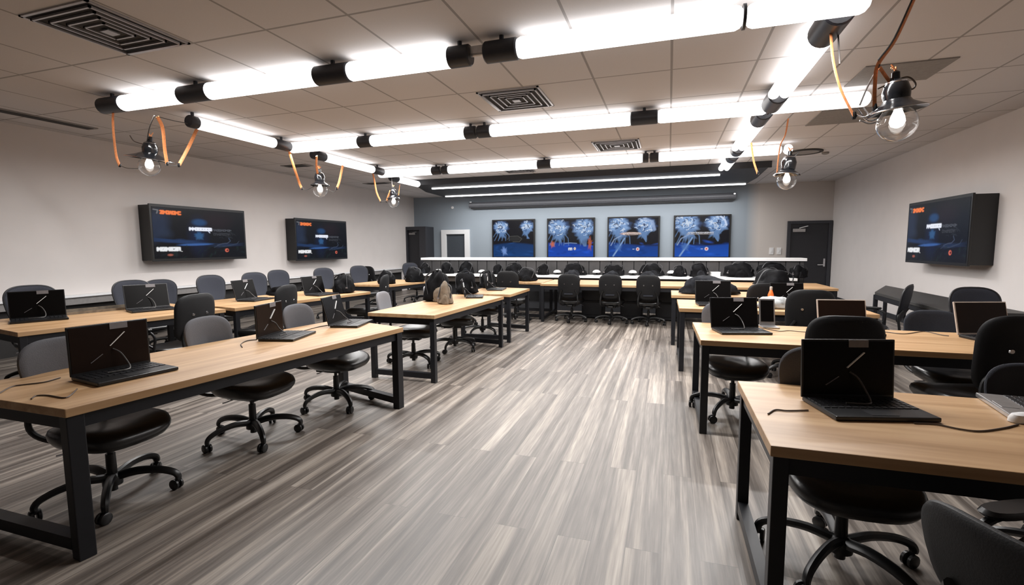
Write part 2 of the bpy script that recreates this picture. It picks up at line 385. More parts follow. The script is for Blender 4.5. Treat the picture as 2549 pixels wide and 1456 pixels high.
tag(MB().box((2.15, 6.0, CEIL-.006), (.74, .62, .012)).build('ceiling_panel', 'ceil_grey'), 'grey ceiling panel above the nearest right pendant lamp', 'ceiling panel', 'grey panels in the ceiling')
tag(MB().box((2.2, 7.75, CEIL-.006), (.72, .8, .012)).build('ceiling_panel', 'ceil_grey'), 'grey ceiling panel just beyond the right end of the second light row', 'ceiling panel', 'grey panels in the ceiling')
t = empty('ceiling_speaker', (2.36, 10.4, CEIL), 0, 'round recessed ceiling speaker with a dark ring beyond the second right pendant', 'ceiling speaker')
MB().lathe([(.30, 0), (.30, -.02), (.25, -.025), (.25, 0)], n=32).build('ring', 'vent_dark', t, smooth=True)
MB().lathe([(.24, 0), (.24, -.015), (.02, -.02)], n=32).build('grille', 'ceil_grey', t, smooth=True)
tag(MB().lathe([(.06, 0), (.06, -.03), (.03, -.045)], (2.75, 10.6, CEIL), 16).build('smoke_detector', 'ceil_grey', smooth=True), 'tiny round detector on the ceiling near the right wall', 'detector')

# tube light rows
TZ, TR = 3.08, .083
def light_row(name_label, p0, p1, segs, group, ends='both', r=TR, power=1.0, pair=False):
    """segs: list of (kind, s0, s1) with s in metres from p0; kinds tube, coupler, joint"""
    p0 = Vector(p0); p1 = Vector(p1); d = (p1-p0).normalized(); ang = math.atan2(d.y, d.x)
    root = empty('tube_light', p0, ang, name_label, 'light', group)
    for kind, a, b in segs:
        if kind == 'tube':
            offs = (0,) if not pair else (-.055, .055)
            mb = MB(); rr = r if not pair else .055
            for oy in offs:
                ring = [(a, rr*.55), (a+.02, rr*.85), (a+.05, rr), (b-.05, rr), (b-.02, rr*.85), (b, rr*.55)]
                mb.tube([(q[0], oy, 0) for q in ring], [q[1] for q in ring], 20)
            mb.build('light_tube', 'tube', root, smooth=True)
            ld = bpy.data.lights.new('tube_lamp', 'AREA'); ld.shape = 'RECTANGLE'; ld.size = b-a-.1; ld.size_y = .10; ld.energy = LAMP*(b-a)*power*(.6 if pair else 1); ld.spread = R_(SPREAD); ld.color = (1, .985, .975)
            lo = bpy.data.objects.new('tube_lamp', ld); COL.objects.link(lo); lo.parent = root; lo.location = ((a+b)/2, 0, -r-.012)
        elif kind == 'coupler':
            rr = r*1.04
            MB().tube([(a, 0, 0), (a+.012, 0, 0), (b-.012, 0, 0), (b, 0, 0)], [rr*.88, rr, rr, rr*.88], 20).build('coupler', 'coupler', root, smooth=True)
        elif kind == 'joint':
            MB().box(((a+b)/2, 0, .03), (b-a, .05, .06)).cyl((a, 0, 0), (b, 0, 0), .02).build('joint', 'alu', root)
        elif kind == 'strap':
            MB().cyl((a, 0, 0), (a+.02, 0, 0), r*1.02, n=20).build('band', 'coupler', root, smooth=True)
        if kind in ('coupler',):
            MB().cyl(((a+b)/2, 0, r*.9), ((a+b)/2, 0, CEIL-TZ), .02, n=8).build('mount', 'coupler', root)
    return root
LAMP = 27.0; SPREAD = 174
GL = 'rows of white tube lights on the ceiling'
yA = 3.9; xs = lambda px, py, y: on_y(px, py, y).x
def X(px, y):  # x on the tube line at height TZ for a picture column
    lo, hi = -12.0, 6.0
    for _ in range(50):
        mid = (lo+hi)/2; d = Vector((mid, y, TZ-EYE)); q = IMG_W/2+F_PX*d.dot(_r2)/d.dot(_f)
        if q < px: lo = mid
        else: hi = mid
    return (lo+hi)/2
def row(label, y, segs_px, x_end=None, **kw):
    x0 = X(segs_px[0][1], y); segs = []
    for k, a, b in segs_px:
        segs.append((k, X(a, y)-x0, X(b, y)-x0))
    return light_row(label, (x0, y, TZ), (x0+1, y, TZ), segs, GL, **kw)
row('nearest row of thick white ceiling tubes running across the whole room', yA, [('coupler', 255, 308), ('tube', 302, 468), ('coupler', 452, 525), ('tube', 515, 802), ('coupler', 788, 872), ('tube', 865, 1132), ('coupler', 1118, 1172), ('joint', 1170, 1212), ('coupler', 1208, 1290), ('tube', 1284, 1850), ('strap', 1848, 1856), ('tube', 1856, 2165)])
row('second row of white ceiling tubes running across the room', 6.45, [('tube', 722, 899), ('coupler', 894, 926), ('tube', 922, 1165), ('coupler', 1158, 1185), ('joint', 1184, 1191), ('coupler', 1190, 1222), ('tube', 1218, 1576), ('coupler', 1570, 1638), ('tube', 1634, 1911), ('strap', 1909, 1915), ('tube', 1914, 2165)])
row('third and farthest row of white ceiling tubes running across the room', 9.35, [('tube', 943, 1079), ('coupler', 1076, 1096), ('joint', 1095, 1102), ('coupler', 1101, 1117), ('tube', 1114, 1341), ('coupler', 1338, 1372), ('tube', 1368, 1602), ('coupler', 1600, 1614), ('joint', 1613, 1619), ('coupler', 1618, 1640), ('tube', 1636, 1945), ('joint', 1943, 1952), ('tube', 1951, 1972)])
def side(label, x, y0, y1, segs, **kw): light_row(label, (x, y0, TZ), (x, y1, TZ), segs, GL, **kw)
side('left side ceiling tube running back from the nearest row', -5.80, 4.68, 6.4, [('coupler', 0, .12), ('tube', .09, 1.42), ('coupler', 1.38, 1.70)], r=.075)
side('left side ceiling tube joining the second and third rows', -5.87, 7.0, 9.2, [('coupler', 0, .30), ('tube', .26, 1.80), ('coupler', 1.76, 2.12)], r=.075)
side('short left side ceiling tube ending at the dark raft', -6.15, 9.9, 11.3, [('coupler', 0, .28), ('tube', .25, 1.30)], r=.075)
side('right side pair of ceiling tubes nearest the camera beside the pendant', 1.08, 3.99, 6.36, [('coupler', 0, .42), ('tube', .38, 1.98), ('coupler', 1.94, 2.36)], pair=True, r=.10)
side('right side pair of ceiling tubes between second and third rows', 1.06, 6.62, 9.2, [('coupler', 0, .42), ('tube', .38, 2.35), ('coupler', 2.30, 2.58)], pair=True, r=.10)
side('shortest right side pair of ceiling tubes ending at the dark raft', 1.06, 9.55, 11.24, [('coupler', 0, .35), ('tube', .30, 1.66)], pair=True, r=.10)

# pendants -----------------------------------------------------------------
def pendant(bulb, y, shade_r, body, straps, wires, label, tilt=(0, 0), tray=None):
    c = on_y(bulb[0], bulb[1], y)
    root = empty('pendant_lamp', c, 0, label, 'pendant lamp', 'industrial pendant lamps with glass globes')
    r = .118
    rot = Matrix.Rotation(R_(tilt[0]), 3, 'Y') @ Matrix.Rotation(R_(tilt[1]), 3, 'X')
    prof = [(.012, -r)]+[(r*math.sin(a), -r*math.cos(a)) for a in [math.pi*k/14 for k in range(1, 12)]]+[(.052, r*.98), (.05, r*1.15)]
    inner = [(max(.008, a-.004), z+.004 if i < 6 else z) for i, (a, z) in enumerate(prof)]
    mb = MB(); n = 28
    allp = prof+inner[::-1]; vs = []
    mb.lathe(allp, n=n); mb.build('glass_globe', 'glass', root, smooth=True)
    MB().lathe([(.010, -.030), (.034, -.018), (.046, .012), (.040, .045), (.026, .08), (.018, .105)], n=14).build('bulb', 'bulb_core', root, smooth=True)
    MB().lathe([(.05, .10), (.062, .105), (.062, .125), (.04, .135)], n=20, rot=rot).build('collar', 'brass', root, smooth=True)
    MB().lathe([(.05, .118), (shade_r*.6, .104), (shade_r, .080), (shade_r, .092), (shade_r*.55, .135), (.065, .175)], n=32, rot=rot).build('shade', 'glassy_black', root, smooth=True)
    MB().tube([rot @ Vector((shade_r*math.cos(t), shade_r*math.sin(t), .086)) for t in [2*math.pi*k/28 for k in range(28)]], .005, 6, closed=True).build('shade_rim', 'chrome', root, smooth=True)
    b = body
    MB().lathe([(.045*b, .13), (.078*b, .15), (.085*b, .20*b+.02), (.07*b, .25*b+.02), (.055*b, .27*b+.02), (.025*b, .285*b+.02), (.025*b, .33*b+.02), (.015*b, .34*b+.02)], n=20, rot=rot).build('housing', 'glassy_black', root, smooth=True)
    top = rot @ Vector((0, 0, .34*b+.02))
    MB().tube([rot @ Vector((.06*b*math.cos(t), .06*b*math.sin(t), .262*b+.02)) for t in [2*math.pi*k/16 for k in range(16)]], .006, 6, closed=True).build('clamp_ring', 'chrome', root, smooth=True)
    kn = MB()
    rnd = random.Random(int(bulb[0]))
    for k in range(5):
        a = rnd.random()*6.28; q = top+Vector((math.cos(a)*.03, math.sin(a)*.03, .02+.03*rnd.random()))
        kn.tube(smooth_path([top-Vector((0, 0, .03)), top+Vector((math.cos(a)*.012, math.sin(a)*.012, .02)), q], 3), .005, 5)
    kn.build('wire_knot', 'orange', root, smooth=True)
    for pts in straps:
        P = [Vector(p)-c for p in pts]
        MB().tube(smooth_path(P, 6), .019, 6, flat=.3).build('strap', 'orange', root, smooth=True)
        e = P[-1]; MB().tube([e+Vector((0, 0, .03)), e, e+Vector((0, 0, -.02))], [.012, .018, .010], 8).build('strap_clip', 'plastic', root, smooth=True)
    for pts, mt in wires:
        P = [Vector(p)-c if not isinstance(p, tuple) else Vector(p) for p in pts]
        MB().tube(smooth_path(P, 6), .0055, 6).build('wire', mt, root, smooth=True)
    return root
def Q(px, py, y): return on_y(px, py, y)
pendant((372, 414), 4.4, .25, 1.0,
        [[Q(282, 280, 3.9), Q(281, 300, 3.97), Q(284, 345, 4.1), Q(290, 390, 4.25), Q(298, 412, 4.32)], [Q(392, 290, 4.05), Q(405, 320, 4.2), Q(410, 370, 4.3), Q(416, 408, 4.35)], [Q(490, 322, 4.75), Q(470, 365, 4.55), Q(445, 412, 4.42)]],
        [([Q(384, 288, 4.0), Q(372, 318, 4.2), Q(366, 352, 4.4)], 'steelcable'), ([Q(298, 412, 4.32), Q(318, 419, 4.36), Q(345, 420, 4.4)], 'alu'), ([Q(445, 412, 4.42), Q(420, 412, 4.4)], 'alu'), ([Q(384, 288, 4.0), Q(430, 300, 4.3), Q(472, 308, 4.72)], 'steelcable'), ([Q(323, 337, 4.3), Q(335, 352, 4.36), Q(362, 360, 4.4)], 'cable')],
        'pendant lamp with wide tilted black shade and glass globe nearest the left wall front', tilt=(9, 0))
pendant((797, 474), 6.9, .15, 1.0,
        [[Q(720, 378, 6.4), Q(735, 425, 6.6), Q(745, 455, 6.8), Q(752, 470, 6.85)], [Q(853, 412, 7.1), Q(845, 450, 7.0), Q(838, 470, 6.95)], [Q(788, 388, 6.45), Q(788, 415, 6.7), Q(792, 440, 6.9)]],
        [([Q(752, 470, 6.85), Q(765, 472, 6.9), Q(783, 462, 6.9)], 'steelcable'), ([Q(838, 470, 6.95), Q(830, 478, 6.95), Q(812, 468, 6.9)], 'steelcable')],
        'middle one of the three left pendant lamps with glass globe on orange straps')
pendant((980, 504), 9.5, .14, .95,
        [[Q(928, 430, 9.0), Q(933, 455, 9.2), Q(938, 480, 9.3), Q(948, 502, 9.4)], [Q(995, 460, 9.9), Q(993, 478, 9.7), Q(992, 490, 9.6)], [Q(972, 474, 9.5), Q(966, 490, 9.5), Q(962, 502, 9.5)]],
        [([Q(948, 502, 9.4), Q(960, 500, 9.45), Q(972, 494, 9.5)], 'steelcable'), ([Q(975, 440, 9.5), Q(976, 460, 9.5), Q(977, 478, 9.5)], 'steelcable')],
        'farthest and smallest left pendant lamp with glass globe near the back corner')
pendant((2233, 308), 4.0, .165, .95,
        [[Q(2068, 82, 4.15), Q(2074, 150, 4.1), Q(2092, 220, 4.02), Q(2126, 290, 4.0)], [Q(2283, -20, 4.0), Q(2230, 95, 3.95), Q(2186, 160, 3.95), Q(2178, 210, 3.98), Q(2177, 270, 4.0)], [Q(2190, 168, 3.95), Q(2205, 190, 3.98), Q(2218, 207, 4.0)]],
        [([Q(2190, 160, 3.95), Q(2160, 215, 4.0), Q(2140, 262, 4.0)], 'steelcable'), ([Q(2280, -22, 3.99), Q(2226, 95, 3.93), Q(2186, 150, 3.93)], 'plastic'), ([Q(2086, 75, 4.25), Q(2090, 160, 4.1)], 'steelcable'),
         ([Q(2130, 285, 4.0), Q(2150, 292, 3.98), Q(2175, 280, 3.97), Q(2200, 262, 3.97)], 'alu'), ([Q(2135, 272, 4.0), Q(2160, 300, 4.0), Q(2190, 290, 4.0), Q(2205, 250, 3.98)], 'chrome'), ([Q(2140, 300, 4.0), Q(2165, 308, 4.0), Q(2192, 300, 4.0)], 'alu'), ([Q(2150, 268, 4.0), Q(2165, 285, 3.97), Q(2185, 272, 3.96)], 'chrome'),
         ([Q(2185, 221, 4.0), Q(2235, 198, 4.0), Q(2262, 192, 4.0), Q(2279, 208, 4.0), Q(2270, 222, 4.0), Q(2240, 215, 4.0)], 'cable')],
        'largest pendant lamp with glass globe and tangled silver wires at upper right', tilt=(-6, 4))
pendant((1958, 450), 7.4, .15, 1.1,
        [[Q(1962, 296, 7.0), Q(1955, 335, 7.2), Q(1943, 360, 7.3), Q(1938, 390, 7.35), Q(1934, 432, 7.4)], [Q(1870, 355, 6.9), Q(1876, 400, 6.95), Q(1886, 432, 7.0)]],
        [([Q(1934, 432, 7.4), Q(1925, 438, 7.4), Q(1945, 440, 7.4)], 'chrome'), ([Q(1975, 385, 7.4), Q(1990, 378, 7.4), Q(1965, 400, 7.4)], 'steelcable'), ([Q(1978, 428, 7.4), Q(1992, 436, 7.4)], 'plastic')],
        'smaller right pendant lamp with glass globe farther back near the dark raft', tilt=(4, 0))

# ------------------------------------------------------------------ screens
def canvas(w, h, base=(.004, .005, .008)):
    im = np.zeros((h, w, 3)); im[:] = base; return im
def _uv(im):
    h, w, _ = im.shape; v, u = np.mgrid[0:h, 0:w]; return (u+.5)/w, (v+.5)/h      # v = 0 at bottom
def blob(im, cx, cy, rx, ry, col, soft=.3, ang=0, amt=1, rag=0, seed=0):
    u, v = _uv(im); asp = im.shape[1]/im.shape[0]
    du, dv = (u-cx)*asp, (v-cy); a = R_(ang); x = du*math.cos(a)+dv*math.sin(a); y = -du*math.sin(a)+dv*math.cos(a)
    d = np.sqrt((x/(rx*asp))**2+(y/ry)**2)
    if rag: 
        th = np.arctan2(y/ry, x/(rx*asp)); d = d*(1+rag*(np.sin(th*5+seed)*.5+np.sin(th*9+2*seed)*.35+np.sin(th*14+3*seed)*.25))
    k = np.clip((1-d)/soft, 0, 1)[..., None]*amt
    im[:] = im*(1-k)+np.array(col)*k
def stroke(im, pts, wd, col, amt=1):
    u, v = _uv(im); asp = im.shape[1]/im.shape[0]; k = np.zeros(u.shape)
    for (x0, y0), (x1, y1) in zip(pts[:-1], pts[1:]):
        ax, ay, bx, by = x0*asp, y0, x1*asp, y1; L2 = (bx-ax)**2+(by-ay)**2+1e-9
        t = np.clip(((u*asp-ax)*(bx-ax)+(v-ay)*(by-ay))/L2, 0, 1)
        d = np.hypot(u*asp-ax-t*(bx-ax), v-ay-t*(by-ay)); k = np.maximum(k, np.clip(1.6-d/wd, 0, 1))
    k = k[..., None]*amt; im[:] = im*(1-k)+np.array(col)*k
def glyphs(im, x0, x1, y, hgt, n, col, seed, amt=1, wd=.012):
    rnd = random.Random(seed); cw = (x1-x0)/n
    for i in range(n):
        a, b = x0+i*cw+cw*.12, x0+(i+1)*cw-cw*.12; lo, hi = y-hgt/2, y+hgt/2; k = rnd.randrange(6)
        S = {0: [(a, lo), (a, hi), (b, hi), (b, lo)], 1: [(b, hi), (a, hi), (a, lo), (b, lo)], 2: [(a, lo), (a, hi), (b, y), (a, y)], 3: [(a, hi), (b, hi), (a, lo), (b, lo)],
             4: [(a, lo), ((a+b)/2, hi), (b, lo)], 5: [(a, lo), (a, hi), (b, hi), (b, lo), (a, lo)]}[k]
        stroke(im, S, wd, col, amt)
def paint_side(seed):
    im = canvas(200, 120); u, v = _uv(im)
    blob(im, .02, .62, .16, .42, (.020, .034, .075), .5, -25); blob(im, .12, .5, .10, .14, (.03, .05, .10), .8, -30, .6)
    blob(im, .66, .78, .25, .26, (.016, .009, .014), .7); blob(im, .45, .45, .14, .50, (.006, .014, .05), .6)
    blob(im, .47, .74, .10, .09, (.02, .08, .22), .5); blob(im, .46, .46, .06, .10, (.04, .14, .34), .5, 20, 1, .2, seed)
    blob(im, .25, .34, .40, .055, (.02, .06, .18), .6, -4, .9, .3, seed); blob(im, .42, .28, .22, .028, (.06, .17, .50), .4, 2)
    blob(im, .78, .27, .26, .05, (.02, .045, .12), .7, 3, .8, .3, 2); stroke(im, [(.66, .27), (.72, .30), (.78, .31), (.82, .36), (.80, .42)], .008, (.09, .12, .2), .7)
    stroke(im, [(.62, .22), (.66, .25), (.76, .24), (.9, .30), (.93, .36)], .007, (.08, .11, .17), .5)
    rnd = random.Random(seed)
    for k in range(45): blob(im, rnd.random(), rnd.random()*.25, .02+.03*rnd.random(), .008+.02*rnd.random(), (.012, .02+.02*rnd.random(), .03), .8, rnd.random()*90, .6)
    for k in range(18):
        x, y = .6+.25*rnd.random(), .42+.14*rnd.random(); stroke(im, [(x, y), (x+.03, y+.02*rnd.random()), (x+.05, y-.02)], .005, (.03, .035, .045), .7)
    im *= .62
    stroke(im, [(.02, .95), (.06, .94), (.05, .88)], .010, (.18, .18, .19), .8)
    glyphs(im, .08, .28, .905, .05, 7, (.9, .20, .05), seed+1, 1, .013)
    glyphs(im, .36, .60, .60, .042, 8, (.85, .88, .98), seed+2, 1, .014); stroke(im, [(.56, .57), (.58, .53)], .008, (.6, .65, .8))
    glyphs(im, .61, .84, .59, .03, 9, (.07, .075, .09), seed+3, .9, .007); glyphs(im, .62, .82, .50, .035, 9, (.035, .037, .045), seed+4, .9, .006)
    glyphs(im, .03, .25, .19, .05, 8, (.85, .86, .88), seed+5, 1, .015); stroke(im, [(.24, .16), (.27, .14)], .006, (.5, .5, .5))
    blob(im, .15, .075, .035, .03, (.34, .10, .07), .5, 0, .9)
    blob(im, .77, .155, .028, .048, (.75, .16, .10), .4); blob(im, .775, .155, .016, .026, (.10, .012, .01), .4)
    return im
def paint_back(kind):
    im = canvas(140, 118, (.005, .005, .007)); rnd = random.Random(40+kind)
    blue = [(.006, .045, .17), (.006, .06, .42), (.006, .055, .30), (.01, .075, .42)][kind]
    u, v = _uv(im); top = .36+.05*np.sin(u*3.1+kind)
    k = np.clip((top-v)/.05, 0, 1)[..., None]; im[:] = im*(1-k)+np.array(blue)*k*(.65+.35*(1-v/.4).clip(0, 1)[..., None])
    for j in range(14): blob(im, rnd.random(), .05+.33*rnd.random(), .05+.1*rnd.random(), .02+.03*rnd.random(), [c*1.6+.005 for c in blue] if j % 2 else [c*.45 for c in blue], .9, rnd.randrange(-20, 20), .5)
    def plume(cx, cy, s, dirn, sd):
        s *= 1.3; cy -= .02
        blob(im, cx, cy+.02, .20*s, .17*s, (.07, .14, .34), .5, 0, .9, .12, sd+4)
        blob(im, cx, cy, .17*s, .17*s, (.22, .36, .62), .35, 0, 1, .18, sd)
        blob(im, cx+.02*dirn, cy-.13*s, .10*s, .16*s, (.13, .24, .46), .5, 12*dirn, .9, .3, sd+1)
        r2 = random.Random(sd)
        for q in range(44):
            a = r2.random()*6.28; rr = r2.random()*.15*s; x, y = cx+rr*math.cos(a), cy+rr*math.sin(a)
            a2 = r2.random()*3.1; c = r2.random()
            stroke(im, [(x, y), (x+.04*math.cos(a2), y+.035*math.sin(a2)), (x+.06*math.cos(a2+.6), y+.055*math.sin(a2+.6))], .008, (.45+.3*c, .6+.2*c, .85) if q % 3 else (.02, .04, .11), .85)
        for q in range(6):
            x = cx-.10*s+.04*q*s; stroke(im, [(x, cy-.1*s), (x+.03*dirn*(q-2), cy-.2*s), (x+.05*dirn*(q-3), cy-.33*s)], .009, (.12, .22, .42), .7)
    if kind == 0: plume(.20, .84, .85, 1, 3); plume(.85, .85, .75, -1, 9)
    if kind == 1: plume(.22, .80, 1.1, 1, 5); plume(.80, .80, 1.15, -1, 12); blob(im, .10, .34, .06, .10, (.55, .14, .06), .6, 0, .9, .3, 2); blob(im, .93, .36, .05, .20, (.42, .10, .04), .6, 0, .9, .3, 4)
    if kind == 2: plume(.20, .83, 1.1, 1, 7); plume(.74, .82, .95, -1, 15); stroke(im, [(.72, .98), (.88, .90), (.93, .7)], .03, (.3, .4, .62), .8)
    if kind == 3: plume(.22, .84, 1.15, 1, 8); plume(.78, .84, 1.0, -1, 21); stroke(im, [(.84, .99), (.92, .9), (.95, .78)], .018, (.6, .7, .9), .9)
    if kind == 0: blob(im, .55, .50, .22, .09, (.022, .022, .022), .5); stroke(im, [(.36, .48), (.42, .57), (.62, .58), (.72, .5), (.66, .42), (.5, .42)], .007, (.10, .10, .09), .7); blob(im, .28, .16, .08, .14, (.16, .28, .6), .6, 10, 1, .3, 3)
    if kind in (2, 3):
        stroke(im, [(.10, .02), (.22, .25), (.33, .48)], .016, (.22, .36, .62), .9); stroke(im, [(.05, .3), (.12, .46), (.26, .55)], .012, (.3, .4, .6), .7)
        blob(im, .20, .25, .09, .11, (.07, .17, .45), .6, 20, .8, .3, 5)
    if kind == 2: blob(im, .45, .60, .24, .045, (.55, .38, .33), .3, 0, .95); glyphs(im, .30, .66, .60, .04, 11, (.8, .66, .6), 3, .9, .008); glyphs(im, .34, .66, .585, .02, 12, (.1, .08, .07), 4, .8, .005)
    if kind == 3: stroke(im, [(.22, .565), (.72, .565)], .006, (.5, .45, .42), .9); glyphs(im, .24, .72, .60, .025, 14, (.6, .6, .64), 6, .9, .006)
    if kind == 1: stroke(im, [(.38, .36), (.5, .375), (.64, .36)], .010, (.2, .3, .55), .8); glyphs(im, .46, .54, .21, .05, 2, (.75, .78, .85), 2, 1, .010); blob(im, .60, .22, .03, .045, (.75, .7, .6), .4); blob(im, .60, .22, .012, .018, (.6, .1, .05), .4)
    if kind in (2, 3):
        blob(im, .60, .20, .042, .055, (.8, .75, .75), .4); blob(im, .60, .20, .024, .032, (.65, .05, .06), .5); stroke(im, [(.50, .2), (.53, .2)], .008, (.4, .5, .7))
    return im
def picture_mesh(name, im, w, h, parent, fmap, strength=.85):
    """a flat display made of small cells that each carry their own colour"""
    H, W, _ = im.shape; vs = []
    for j in range(H+1):
        for i in range(W+1): vs.append(fmap(i/W*w-w/2, j/H*h-h/2))
    fs = [(j*(W+1)+i, j*(W+1)+i+1, (j+1)*(W+1)+i+1, (j+1)*(W+1)+i) for j in range(H) for i in range(W)]
    me = bpy.data.meshes.new(name); me.from_pydata(vs, [], fs)
    ca = me.color_attributes.new('picture', 'FLOAT_COLOR', 'POINT')
    pad = np.concatenate([im, im[:, -1:]], 1); pad = np.concatenate([pad, pad[-1:]], 0)
    col = np.ones(((H+1)*(W+1), 4)); col[:, :3] = pad.reshape(-1, 3); ca.data.foreach_set('color', col.ravel().astype(np.float32))
    mt, nt, b = new_mat(name+'_glow'); at = N(nt, 'ShaderNodeVertexColor'); at.layer_name = 'picture'
    nt.links.new(at.outputs['Color'], b.inputs['Emission Color']); b.inputs['Emission Strength'].default_value = strength
    b.inputs['Base Color'].default_value = (.004, .004, .005, 1); b.inputs['Roughness'].default_value = .25; b.inputs['Specular IOR Level'].default_value = .2
    me.materials.append(mt); o = bpy.data.objects.new(name, me); COL.objects.link(o); o.parent = parent; return o
# left wall: face towards +x
def wall_tv(side_, y0, y1, z0, z1, dep, label, seed, thick=.05):
    s = 1 if side_ == 'L' else -1; xw = XL if side_ == 'L' else XR
    t = empty('wall_screen', (xw, (y0+y1)/2, (z0+z1)/2), 0, label, 'screen', 'screens on the side walls')
    w, h = y1-y0, z1-z0
    MB().box((s*dep/2, 0, 0), (dep*.999, w-.04, h-.03)).build('cabinet', 'plastic', t, bevel=.006)
    MB().box((s*(dep+.015), 0, 0), (.03, w, h)).build('bezel', 'plastic', t, bevel=.006)
    im = paint_side(seed)
    ori = (lambda a, b: (s*(dep+.0325), a*s, b))
    # seen from inside the room: on the left wall +y runs to the right, on the right wall -y does
    picture_mesh('display', im, w-.07, h-.09, t, ori if side_ == 'L' else (lambda a, b: (s*(dep+.0325), -a, b)))
    return t
wall_tv('L', 5.90, 7.82, 1.26, 2.24, .26, 'larger nearer wall screen on the left wall showing dark blue picture', 11)
wall_tv('L', 9.22, 11.12, 1.17, 2.18, .26, 'smaller looking farther wall screen on the left wall near the corner door', 11)
wall_tv('R', 8.30, 10.15, 1.16, 2.17, .27, 'wall screen with deep black casing mounted on the right wall', 11)
for k, (a, b_, lab) in enumerate(((-5.65, -4.17, 'leftmost and darkest of four blue screens on back wall'), (-3.76, -2.22, 'second blue screen from left on back wall with orange glow at its sides'),
                                  (-1.83, -.27, 'third blue screen from left on back wall with a pinkish text bar'), (.12, 1.69, 'rightmost and largest of four blue screens on back wall'))):
    t = empty('back_screen', ((a+b_)/2, DEEP, 1.73), 0, lab, 'screen', 'four blue screens on the back wall')
    w, h = b_-a, 1.27
    MB().box((0, -.04, 0), (w, .08, h)).build('bezel', 'plastic', t, bevel=.005)
    picture_mesh('display', paint_back(k), w-.09, h-.09, t, lambda p, q: (p, -.0825, q))
# small wall fittings
for xx, lab in ((2.77, 'left one of two small white wall plates beside the right door'), (2.96, 'right one of two small white wall plates beside the right door')):
    t = empty('wall_plate', (xx, DEEP, 1.30), 0, lab, 'wall plate', 'white wall plates on the back wall')
    MB().box((0, -.008, 0), (.11, .016, .19)).build('plate', 'white', t, bevel=.004); MB().box((0, -.02, 0), (.04, .012, .07)).build('rocker', 'white', t)
tag(MB().lathe([(.05, 0), (.05, .03), (.03, .05)], (-7.12, DEEP, 2.82), 16, rot=Matrix.Rotation(R_(90), 3, 'X')).build('wall_sensor', 'white', smooth=True), 'small round white sensor high on the blue grey back wall', 'sensor')

# ------------------------------------------------------------------ counter at the back
ct = empty('bar_counter', (0, 11.0, 0), 0, 'long dark panelled counter with a thin white top across the back', 'counter')
cx0, cx1 = -6.03, 2.64
MB().box(((cx0+cx1)/2, .25, 1.175), (cx1-cx0, .5, .06)).build('top', 'white', ct, bevel=.006)
MB().box(((cx0+cx1)/2, .27, .57), (cx1-cx0-.06, .42, 1.14)).build('body', 'charcoal', ct)
mp_ = plain('counter_panel', (.045, .043, .044), .6, var=.15, scale=8)
pn = MB(); k = cx0+.05
while k < cx1-.1:
    wd_ = min(.245, cx1-.04-k); pn.box((k+wd_/2, .045, .58), (wd_-.012, .025, 1.11)); k += .25
pn.build('panel_boards', mp_, ct)
lg = MB().box((-1.72, -.24, .80), (8.2, .46, .05)).build('ledge', 'white', ct, bevel=.004)
MB().box((-1.72, -.20, .71), (8.1, .36, .13)).build('ledge_apron', plain('apron_brown', (.07, .058, .05), .6), ct)
MB().box((-1.72, -.10, .32), (8.0, .10, .64)).build('modesty_panel', 'charcoal', ct)

# ------------------------------------------------------------------ desks
def desk(poly, label, leg=.055, z=.75, rail=True, group='long oak topped desks with black steel frames', extra=None, mat='wood', name='desk', thick=.042, long_axis=None):
    """poly: near-left, near-right, far-right, far-left corners of the top, seen in plan"""
    P = [Vector((x, y, 0)) for x, y in poly]; c = sum(P, Vector())/4
    e1 = (P[1]+P[2]-P[0]-P[3])/2; e2 = (P[3]+P[2]-P[0]-P[1])/2
    ln = e1 if e1.length > e2.length else e2; ang = math.atan2(ln.y, ln.x)
    root = empty(name, (c.x, c.y, 0), ang, label, 'desk', group)
    rot = Matrix.Rotation(-ang, 3, 'Z'); L = [(rot @ (p-c)) for p in P]
    MB().prism([(p.x, p.y) for p in L], z-thick, z).build('tabletop', mat, root, bevel=.004)
    def inset(k): 
        out = []
        n = 4
        for i in range(4):
            p = L[i]; a = (L[i-1]-p).normalized(); b = (L[(i+1) % 4]-p).normalized(); out.append(p+(a+b)*k)
        return out
    I = inset(leg/2+.012); zt = z-thick
    fr = MB()
    for i in range(4): fr.bar(I[i]+Vector((0, 0, zt-.035)), I[(i+1) % 4]+Vector((0, 0, zt-.035)), .035, .068)
    fr.build('frame', 'steel', root)
    for i in range(4): MB().box((I[i].x, I[i].y, zt/2), (leg, leg, zt-.002)).build('leg', 'steel', root, bevel=.004)
    if rail:
        # floor rails join the two legs at each short end
        l1 = (I[1]-I[0]).length; l2 = (I[2]-I[1]).length
        pairs = ((0, 3), (1, 2)) if l1 > l2 else ((0, 1), (3, 2))
        for a, b in pairs:
            d = (I[b]-I[a]).normalized()*leg/2
            MB().bar(I[a]+d+Vector((0, 0, .075)), I[b]-d+Vector((0, 0, .075)), leg*.9, .06).build('floor_rail', 'steel', root)
    return root
desk([(-3.60, 1.40), (-2.61, 1.40), (-2.29, 3.82), (-3.17, 4.10)], 'nearest left oak desk with three laptops on a black frame', leg=.07)
desk([(-6.75, 2.86), (-5.46, 2.64), (-5.06, 4.40), (-6.32, 4.66)], 'rear left oak desk at the picture edge carrying two open laptops')
desk([(-6.15, 4.72), (-5.03, 4.50), (-4.67, 6.80), (-5.80, 7.05)], 'rear left oak desk in the middle of the row along the wall')
desk([(-6.15, 8.05), (-5.12, 8.10), (-4.86, 9.35), (-5.95, 9.55)], 'farthest rear left oak desk near the corner door')
desk([(-3.20, 4.59), (-2.37, 4.59), (-2.28, 6.62), (-3.15, 6.75)], 'second left aisle desk with a square near edge and khaki bag')
desk([(-3.12, 6.90), (-2.28, 6.92), (-2.28, 8.00), (-3.12, 8.15)], 'third and smallest left aisle desk before the back row')
